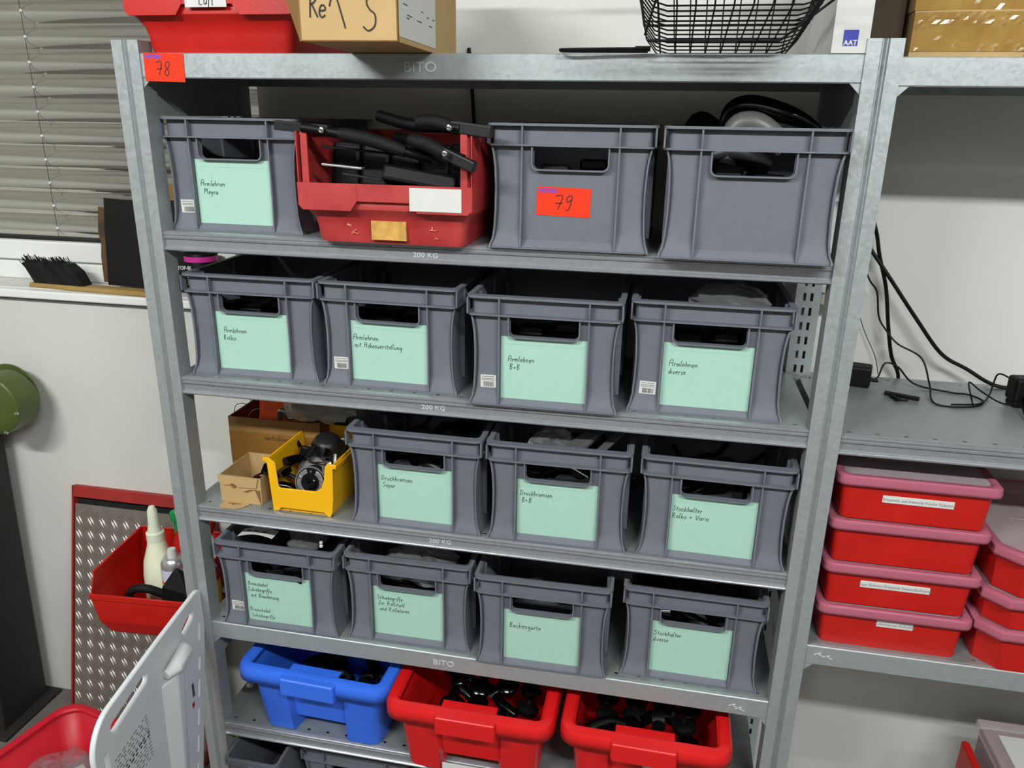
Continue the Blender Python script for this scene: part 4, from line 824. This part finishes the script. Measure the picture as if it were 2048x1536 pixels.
cl = MB(); cl.bar((1.483, .262, z2 + .006), (1.545, .235, z2 + .006), .010, .008); cl.bar((1.493, .252, z2 + .005), (1.503, .222, z2 + .005), .008, .006); cl.bar((1.500, .226, z2 + .004), (1.522, .228, z2 + .004), .004, .004)
T(cl.build('small_clip', BLACK, bevel=.0015), 'small black clip lying alone on the right shelf', 'clip')
T(MB().lathe([(.0001, 0), (.018, 0), (.024, .006), (.024, .03), (.030, .034), (.028, .038), (.0001, .038)], 20, Matrix.Translation((1.372, .392, 1.485))).build('cup_hook', mat('ivory_plastic', (190, 188, 168), .5), smooth=True), 'small pale round cap on the wall just behind the right post', 'wall cap')
cable([(.535, .424, 2.02), (.541, .424, 1.95), (.547, .424, 1.86), (.552, .424, 1.78)], .0042, 'black cable hanging on the wall behind the upper crate row')
# box at the lower right corner
br = E('lidded_box', (1.828, -.02, .1085), 0, 'dim red box with a printed paper on its lid, below the right shelf', 'plastic box')
MB().box(.008, .292, .008, .307, 0, .39).build('box_body', mat('dim_clear_plastic', (120, 82, 82), .3, 0, .1, 20), br, bevel=.006); l = MB(); l.box(0, .30, 0, .315, .380, .410); l.build('lid', LIDM, br, bevel=.005)
p = MB().box(.030, .25, .04, .262, .4102, .4110).build('paper', WHITEP, br); m = MB(); m.prism([(.075, .21), (.17, .20), (.17, .12), (.125, .11), (.10, .15)], .4110, .4113); m.box(.17, .21, .12, .16, .4110, .4113); m.build('printed_picture', PRINT, p)
MB().box(-.062, -.044, .05, .227, .30, .412).build('side_handle', RED, br, bevel=.006); MB().box(-.046, .009, .10, .16, .32, .36).build('handle_bracket', RED, br)
# paint scuffs on the flat lips
for (x, y, z) in ((1.222, .0006, .690), (1.236, .0006, .684), (1.375, .0006, .846), (1.392, .0006, .842)):
    m = MB(); m.bar((x - .010, y, z), (x + .004, y, z + .006), .0012, .002); m.bar((x - .006, y, z + .004), (x + .010, y, z - .003), .0012, .0015); m.build('paint_scuff', WHITEP, rack)

# ------------------------------------------------------------------ left of the rack
# tread plate in a red steel frame leaning on the wall
PH, PWD = .815, .470
pa = E('tread_plate_frame', (-.705, .232, .004), 0, 'steel tread plate in a red angle frame leaning against the wall left of the rack', 'steel plate')
pa.rotation_euler = (-math.atan2(.185, .79), 0, 0)
m = MB(); m.box(0, .006, -.004, .03, 0, PH); m.box(PWD - .006, PWD, -.004, .03, 0, PH); m.box(0, PWD, -.004, .002, PH - .034, PH); m.box(0, PWD, .002, .03, PH - .006, PH); m.box(0, PWD, -.004, .03, 0, .006); m.build('red_frame', REDF, pa, bevel=.001)
m = MB(); m.box(.006, PWD - .006, .018, .022, .006, PH - .01); m.build('dark_gap_sheet', DGAP, pa)  # black sheet puts the shade of the gap below the top bar into colour
m = MB(); m.box(.008, PWD - .008, .002, .006, .006, PH - .056); tp = m.build('tread_sheet', PLATEM, pa)
a_, b_ = MB(), MB(); px, pz = .0400, .0430
def loz(mb, x, z, ang, L, w, h):
    c, s_ = cos(ang), sin(ang); P = [(-L / 2, 0, 0), (0, -w / 2, 0), (L / 2, 0, 0), (0, w / 2, 0), (-L * .22, 0, h), (L * .22, 0, h)]
    vs = [(x + u * c - v * s_, .002 - q, z + u * s_ + v * c) for u, v, q in P]; mb.add(vs, [(0, 1, 4), (1, 5, 4), (1, 2, 5), (2, 3, 5), (3, 4, 5), (3, 0, 4)])
for i in range(15):
    for j in range(21):
        x = .022 + px * i; z = .02 + pz * j
        if x > PWD - .02 or z > PH - .075: continue
        for k in (-1, 1): loz(a_, x + k * .0038, z + k * .0024, radians(-58), .028, .0062, .0014)
        x2, z2_ = x + px / 2, z + pz / 2
        if x2 < PWD - .02 and z2_ < PH - .075:
            for k in (-1, 1): loz(b_, x2 + k * .003, z2_ - k * .003, radians(40), .026, .0055, .0013)
o1 = a_.build('raised_lozenges', LOZ, tp); o2 = b_.build('raised_lozenges', PLATEM, tp)
for q in (o1, o2): q['kind'] = 'stuff'

# olive green round guard on a dark pedestal
gr = E('machine_stand', (-.915, .27, 0), 0, 'dark machine stand with an olive green round guard at the left frame edge', 'machine')
m = MB(); m.loop([[(-.22, -.06, 0), (-.012, -.06, 0), (-.02, .13, 0), (-.22, .13, 0)], [(-.22, -.03, 1.02), (.035, -.03, 1.02), (.032, .12, 1.02), (-.22, .12, 1.02)]]); m.build('pedestal', PEDM, gr, bevel=.006)
m = MB(); m.box(-.30, .02, -.09, .15, 0, .012); m.build('foot_plate', PEDM, gr, bevel=.003)
Mg = Matrix.Translation((.116, .045, 1.090)) @ Matrix.Rotation(radians(90), 4, 'X')
MB().lathe([(.0001, -.055), (.081, -.055), (.085, -.05), (.085, .020), (.084, .026), (.077, .031), (.05, .0335), (.02, .034), (.0001, .034)], 48, Mg).build('round_guard', GREEN, gr, smooth=True)
m = MB(); m.lathe([(.0001, .0), (.082, .0), (.088, .004), (.088, .010), (.0001, .010)], 40, Mg @ Matrix.Translation((-.02, .006, -.075))); m.build('guard_flange', GREEN, gr, smooth=True)
m = MB(); m.tube([(.02, .09, 1.00), (.09, .08, 1.07)], .03, 12); m.build('guard_arm', PEDM, gr, smooth=True)
for px_, pz_ in ((.02, -.004), (.078, -.014), (-.02, .06), (.032, -.074), (-.05, -.05)):
    MB().lathe([(.0001, .026), (.0055, .027), (.005, .032), (.0001, .033)], 12, Mg @ Matrix.Translation((px_, pz_, 0 if abs(px_) + abs(pz_) > .05 else .003))).build('bolt', CHROME, gr, smooth=True)
MB().box(-.004, .006, -.003, .0, 0, .026, Matrix.Translation((.124, .0085, 1.072)) @ Matrix.Rotation(radians(-25), 4, 'Y')).build('paint_chip', WHITEP, gr, bevel=.001)

# window sill things
m = MB(); r_ = random.Random(8); 
br_ = E('hand_brush', (-.640, .455, 1.3985), deg(-4), 'black bristled hand brush lying on the window sill', 'brush')
MB().box(-.105, .33, -.026, .014, 0, .014).build('brush_back', mat('worn_wood', (150, 122, 70), .8, 0, .2, 8, stretch=(1, 6, 6)), br_, bevel=.004)
b = MB(); b.loop([[(-.088, -.020, .013), (.078, -.020, .013), (.078, .012, .013), (-.088, .012, .013)], [(-.105, -.024, .05), (.055, -.024, .05), (.055, .016, .05), (-.105, .016, .05)], [(-.118, -.020, .070), (.030, -.020, .072), (.030, .012, .072), (-.118, .012, .070)]])
for k in range(420):
    x = r_.uniform(-.088, .072); y = r_.uniform(-.021, .013); t_ = r_.uniform(.055, .088); dx = -.028 - .02 * r_.random() + (.0 if x < .05 else -.02)
    b.bar((x, y, .012), (x + dx * t_ / .07, y + r_.uniform(-.012, .012), t_), .0012, .0012)
bq = b.build('bristles', BRIST, br_); bq['kind'] = 'stuff'
# black and brown cardboard panels
def panel(name, x, y, z, w, h, lean, mm, label, rz=0, th=.004, seed=3, cat='cardboard sheet'):
    r3 = random.Random(seed); P = [(0, 0), (w, 0)] + [(w - r3.uniform(0, .004), h * k / 5) for k in range(1, 5)] + [(w, h)] + [(w * k / 6, h - r3.uniform(0, .006)) for k in range(5, 0, -1)] + [(-.002, h - .002)] + [(-r3.uniform(0, .008), h * k / 6) for k in range(5, 0, -1)]
    o = plate2d(P, [], th, name, mm, None, XZ, .0006); o.location = (x, y, z); o.rotation_euler = (-lean, 0, rz); return T(o, label, cat)
BLKB = mat('blackened_board', (14, 12, 11), .6, 0, .5, 9, rgb2=(9, 8, 8), spec=.3); 
BRNB = mat('stained_brown_board', (112, 80, 48), .7, 0, .5, 10, rgb2=(40, 28, 20))
panel('black_board', -.516, .470, 1.4135, .285, .238, radians(8), BLKB, 'blackened cardboard sheet standing on the window sill, front one', deg(-2), seed=4)
panel('brown_board', -.552, .500, 1.4135, .22, .210, radians(6), BRNB, 'stained brown cardboard sheet behind the blackened one, its edge showing at the left', deg(-2), seed=5)
panel('torn_cardboard', -.440, .520, 1.4135, .20, .278, radians(3), CARDD, 'torn brown cardboard piece, tallest behind the blackened sheet', 0, seed=6)
# jar and cans on the sill
t = E('polish_can', (-.218, .465, 1.3985), 0, 'black can with a magenta band and white TOP-BLACK lettering on the sill', 'can')
MB().lathe([(.0001, 0), (.042, 0), (.043, .004), (.043, .115), (.040, .12), (.0001, .121)], 28).build('can_body', BLACK, t, smooth=True)
MB().lathe([(.0435, .099), (.0435, .113), (.0432, .113), (.0432, .099)], 28).build('magenta_band', MAG, t, smooth=True); MB().lathe([(.0435, .001), (.0435, .022), (.0432, .022), (.0432, .001)], 28).build('magenta_band', MAG, t, smooth=True)
w_ = text('TOP-BLACK', .0135, 'printed_word', WHITEP, t, (-.010, -.0436, .080), (radians(90), 0, deg(12)), .0004, .0004, 0, 'CENTER', .85)
m = MB()
for k in range(5): m.box(-.030, -.030 + .030 - .004 * (k % 3), -.0442, -.0432, .066 - .006 * k, .0672 - .006 * k, Matrix.Rotation(deg(20), 4, 'Z'))
m.build('small_print', WHITEP, t)
MB().box(-.03, .03, -.012, .012, 0, .12, Matrix.Translation((-.115, .475, 1.3985))).build('white_carton', WHITEP, bevel=.001)
T(bpy.data.objects['white_carton'], 'white carton beside the black can on the sill', 'carton')
T(MB().box(-.055, .03, .455, .50, 1.3985, 1.517).build('pale_yellow_carton', mat('pale_yellow', (206, 206, 150), .7), bevel=.001), 'pale yellow carton on the sill behind the crates', 'carton')

# red bins hooked on the left side of the rack with bottles
lb_ = E('hanging_bin', (-.215, .055, .575), deg(4), 'red bin hooked to the left side of the rack with a black strap inside', 'bin')
b = MB(); lv = [(0, .115, .030), (.01, .124, .020), (.05, .140, .004), (.10, .147, .0), (.130, .150, 0)]
rows = []
for z, w, yf in lv: rows.append([(-w, yf, z), (w, yf, z), (w, .22, z), (-w, .22, z)])
for r in rows: b.v += r
for k in range(len(rows) - 1):
    for i in range(4): j = (i + 1) % 4; b.f.append((k * 4 + i, k * 4 + j, (k + 1) * 4 + j, (k + 1) * 4 + i))
b.f.append((0, 1, 2, 3)); b.add([(-.150, .0, .130), (-.146, .018, .185), (-.140, .10, .200), (-.136, .22, .205), (-.150, .22, .130)], [(0, 1, 2, 3, 4)]); b.add([(.150, .0, .130), (.146, .018, .185), (.140, .10, .2), (.136, .22, .205), (.150, .22, .130)], [(0, 1, 2, 3, 4)]); b.add([(-.150, .22, .130), (.150, .22, .13), (.136, .22, .205), (-.136, .22, .205)], [(0, 1, 2, 3)])
solid(b.build('bin_body', RED, lb_), .003)
m = MB(); m.box(-.153, .153, -.004, .002, .118, .133); m.tube([(-.146, .018, .186), (-.136, .22, .206), (.136, .22, .206)], .0035, 6); m.build('rim', RED, lb_, bevel=.001); MB().box(.148, .166, .10, .20, .10, .112).build('hook', GALV, lb_)
m = MB(); m.tube(curve_pts([(-.300, .085, .655), (-.275, .085, .705), (-.235, .09, .712), (-.205, .11, .69), (-.185, .12, .70), (-.165, .12, .655)], 6), [.010] * 31 if False else .011, 10); T(m.build('black_strap', BLACKR, smooth=True), 'black strap looped in the hanging red bin', 'strap')
m = MB(); m.loop([[(-.215, .10, .63), (-.11, .08, .63), (-.11, .16, .63), (-.215, .16, .63)], [(-.20, .10, .715), (-.12, .09, .71), (-.12, .15, .71), (-.2, .15, .715)], [(-.172, .12, .760), (-.16, .12, .757), (-.16, .13, .757), (-.172, .13, .76)]]); T(m.build('black_sack', BLACKR, bevel=.006), 'black cloth bundle peaking in the hanging red bin', 'bundle')
def bottle(x, y, z0, prof, mm, label, nm='spray_bottle', n=24): t_ = E(nm, (x, y, z0), 0, label, 'bottle' if 'bottle' in nm else 'can'); MB().lathe(prof, n).build(nm.split('_')[-1] + '_body', mm, t_, smooth=True); return t_
t = bottle(-.262, .185, .6, [(.0001, 0), (.040, 0), (.043, .01), (.043, .10), (.038, .14), (.024, .185), (.022, .20), (.0001, .201)], MILK, 'milky white squeeze bottle with a long nozzle in the hanging red bin', 'squeeze_bottle')
MB().lathe([(.023, .199), (.023, .222), (.018, .226), (.014, .25), (.012, .286), (.007, .297), (.0001, .299)], 20).build('nozzle', mat('clear_nozzle', (206, 212, 190), .25), t, smooth=True)
t = bottle(-.205, .165, .6, [(.0001, 0), (.031, 0), (.032, .004), (.032, .150), (.029, .160), (.024, .166), (.0001, .168)], mat('silver_can', (190, 190, 196), .25, .7), 'silver spray can with a white cap in the hanging red bin', 'spray_can')
MB().lathe([(.0125, .166), (.0125, .178), (.010, .190), (.0001, .191)], 16).build('spray_cap', WHITEP, t, smooth=True); MB().lathe([(.0325, .02), (.0325, .14), (.0322, .14), (.0322, .02)], 24).build('paper_band', mat('lilac_label', (196, 196, 214), .6), t, smooth=True); MB().lathe([(.0330, .098), (.0330, .106), (.0327, .106), (.0327, .098)], 24).build('orange_line', ORB, t, smooth=True)
t = bottle(-.212, .235, .6, [(.0001, 0), (.036, 0), (.038, .01), (.038, .13), (.030, .18), (.014, .215), (.013, .23), (.0001, .231)], RED, 'red spray bottle with a green and white trigger half behind the left post', 'trigger_bottle')
m = MB(); m.box(-.030, .02, -.012, .012, .232, .262); m.bar((-.02, 0, .235), (-.022, 0, .19), .012, .010); m.build('trigger', GREENB, t, bevel=.003); MB().box(-.012, .028, -.013, .013, .245, .272).build('trigger_cover', WHITEP, t, bevel=.004)
# second bin right behind the post with cans
lb2 = E('black_bin', (-.052, .10, .560), 0, 'black bin squeezed between left post and the crate reading mit Bowdenzug', 'bin')
t = bottle(-.125, .215, .62, [(.0001, 0), (.028, 0), (.029, .12), (.022, .15), (.010, .19), (.0001, .20)], mat('pinkish_bottle', (206, 190, 188), .4), 'pinkish translucent bottle with a red cap beside the left post', 'plastic_bottle')
MB().lathe([(.012, .20), (.024, .225), (.024, .245), (.0001, .25)], 20).build('bottle_cap', RED, t, smooth=True)
bpy.data.objects.remove(lb2, do_unlink=True)
t = bottle(-.100, .150, .600, [(.0001, 0), (.030, 0), (.031, .004), (.031, .145), (.027, .158), (.0001, .160)], RED, 'red and yellow spray can between the left post and the grey crates', 'spray_can')
MB().lathe([(.0315, .06), (.0315, .125), (.0312, .125), (.0312, .06)], 24).build('yellow_band', YEL, t, smooth=True); MB().lathe([(.0275, .158), (.022, .170), (.012, .172), (.010, .186), (.0001, .187)], 20).build('spray_cap', CHROME, t, smooth=True)
t = bottle(-.092, .24, .6, [(.0001, 0), (.030, 0), (.030, .13), (.02, .155), (.0001, .156)], mat('cleaner_blue', (30, 110, 190), .4), 'blue container edge peeking right behind the red and yellow can', 'plastic_bottle')
m = MB(); m.box(-.064, -.002, .05, .34, .55, .60) if False else m.box(-.160, -.058, .06, .35, .545, .598); T(m.build('black_tray', BLACK, bevel=.004), 'black tray hooked beside the left post carrying the cans', 'tray')
# things behind on the fifth shelf left end
m = MB(); m.tube(curve_pts([(.012, .31, .43), (.035, .30, .48), (.07, .31, .56)], 5), .006, 8); m.tube(curve_pts([(.022, .33, .43), (.045, .32, .48), (.08, .33, .56)], 5), .005, 8); T(m.build('clear_hose', mat('clear_hose', (200, 196, 180), .3, alpha=.6), smooth=True), 'clear hose loop on the fifth shelf behind the blue tub', 'hose')
m = MB(); m.bar((.004, .14, .422), (.045, .20, .432), .022, .02); hb = T(m.build('red_marker', RED, bevel=.005), 'small red part with a white tip beside the blue tub', 'small part'); MB().lathe([(.0001, 0), (.009, 0), (.006, .014), (.0001, .016)], 14, Matrix.Translation((.004, .13, .424)) @ Matrix.Rotation(radians(60), 4, 'X')).build('tip', WHITEP, hb, smooth=True)

# light grey board leaning on the left post
A_, B_ = Vector((-.022, -.012, 0)), Vector((.048, -.462, 0)); tt = (B_ - A_).normalized(); nn = Vector((-tt.y, tt.x, 0))   # nn faces the camera side
bd = E('transfer_board', A_, 0, 'light grey plastic transfer board with slots standing in front of the left post', 'board')
MB_ = Matrix(((tt.x, 0, nn.x, 0), (tt.y, 0, nn.y, 0), (0, 1, 0, 0), (0, 0, 0, 1)))
def rnd_corner(cx, cy, r, a0, a1, n=8): return [(cx + r * cos(radians(a0 + (a1 - a0) * k / n)), cy + r * sin(radians(a0 + (a1 - a0) * k / n))) for k in range(n + 1)]
outl = [(.17, .0), (.44, .0), (.455, .30), (.457, .70)] + rnd_corner(.392, .738, .066, 0, 90) + [(.20, .8065), (.06, .8045)] + rnd_corner(.012, .774, .030, 88, 195, 6) + [(-.010, .70), (.010, .62), (.050, .48), (.090, .345), (.135, .15)]
hol = [slot(.328, .764, .150, .028, radians(-4)), slot(.066, .760, .066, .026, radians(-14)), slot(.426, .690, .085, .016, radians(88))]
for (u, z, L, a) in ((.0185, .7040, .048, 104), (.0370, .6270, .036, 107), (.0540, .5690, .048, 107), (.0740, .5030, .046, 107), (.0930, .4400, .046, 107), (.112, .375, .046, 107), (.131, .31, .046, 107)): hol.append(slot(u, z, L, .011, radians(a)))
plate2d(outl, hol, .011, 'board_plate', BOARDM, bd, MB_, .0035)
sp = MB(); P = lambda u, z, d: tuple((MB_ @ Vector((u, z, d))))
sp.add([P(.130, .715, .005), P(.212, .70, .005), P(.225, .45, .005), P(.20, .10, .005), P(.17, .10, .005), P(.152, .715, .028), P(.178, .712, .028), P(.195, .45, .024), P(.190, .12, .008)], [(0, 5, 8, 4), (5, 6, 7, 8), (6, 1, 2, 7), (7, 2, 3, 8), (0, 1, 6, 5), (4, 8, 3)]); o = sp.build('spine', BOARDM, bd, bevel=.004, seg=3)
gp = MB(); gp.tube([P(.110, .732, .008), P(.122, .730, .020), P(.180, .728, .024), P(.202, .726, .014)], [.011, .017, .017, .010], 14); gp.build('grip', BOARDM, bd, smooth=True)
m = MB(); r_ = random.Random(9)
for k in range(13):
    z = .690 - .0085 * k; u = .28
    while u < .40: L = r_.uniform(.004, .013); m.box(u, u + L, z, z + (.0045 if k in (5, 6) else .0017), .0056, .0060, Matrix(((tt.x, 0, nn.x, 0), (tt.y, 0, nn.y, 0), (0, 1, 0, 0), (0, 0, 0, 1)))); u += L + r_.uniform(.003, .012)
m.build('printed_notice', PRINT, bd)
m = MB(); m.box(.078, .088, .57, .605, .0056, .0060, MB_); m.build('dark_emblem', PRINT, bd); m = MB(); m.box(.085, .096, .545, .558, .0056, .0060, MB_); m.build('red_emblem', RED, bd)

# red tub on the floor with plastic bags, lower left
ft = E('floor_tub', (-.545, .098, 0), deg(-12.5), 'large red tub full of plastic bags on the floor, lower left corner', 'tub')
b = MB(); Wt, Dt, Ht = .36, .52, .29
rr1 = [(x, y, 0) for x, y in rrect(.03, Wt - .03, -Dt + .03, -.03, .04)]; rr2 = [(x, y, Ht) for x, y in rrect(0.004, Wt - .004, -Dt + .004, -.004, .05)]
b.loop([rr1, rr2], False); b.f.append(tuple(range(len(rr1)))); solid(b.build('tub_body', mat('dim_red_plastic', (190, 20, 40), .45, 0, .06, 12), ft, smooth=True), .004)
rim = MB(); rings = [[(x_, y_, Ht + dz) for x_, y_ in rrect(d - .012, Wt - d + .012, -Dt + d - .012, -d + .012, .055)] for d, dz in ((0, -.03), (0, -.006), (.006, 0), (.016, 0), (.022, -.006))]
rim.loop(rings, False); solid(rim.build('rim', MATS['dim_red_plastic'], ft, smooth=True), .003, 1)
for i, (x, y, z, rx, ry, rz2, sd) in enumerate([(-.46, -.06, .20, .09, .08, .05, 31), (-.34, -.10, .215, .07, .07, .05, 32), (-.50, -.17, .205, .08, .09, .05, 33), (-.37, -.20, .215, .09, .08, .06, 34), (-.42, 0.0, .15, .08, .06, .05, 35)]):
    crumple('plastic_bag', x, y, z, rx, ry, rz2, BAG, ['clear plastic bag in the middle of the red floor tub', 'clear plastic bag beside the grey board in the red floor tub', 'clear plastic bag nearest the left edge of the red floor tub', 'clear plastic bag at the very bottom of the photo in the floor tub', 'clear plastic bag against the back wall of the red floor tub'][i], 'plastic bag', sd, 18)
m = MB(); m.bar((-.42, -.05, .225), (-.36, -.09, .235), .035, .003); T(m.build('white_card', WHITEP), 'white card with a red stripe between the plastic bags', 'card')
m = MB(); m.bar((-.425, -.07, .232), (-.37, -.105, .240), .012, .003); T(m.build('red_card', RED), 'narrow red strip lying over the white card in the tub', 'card')
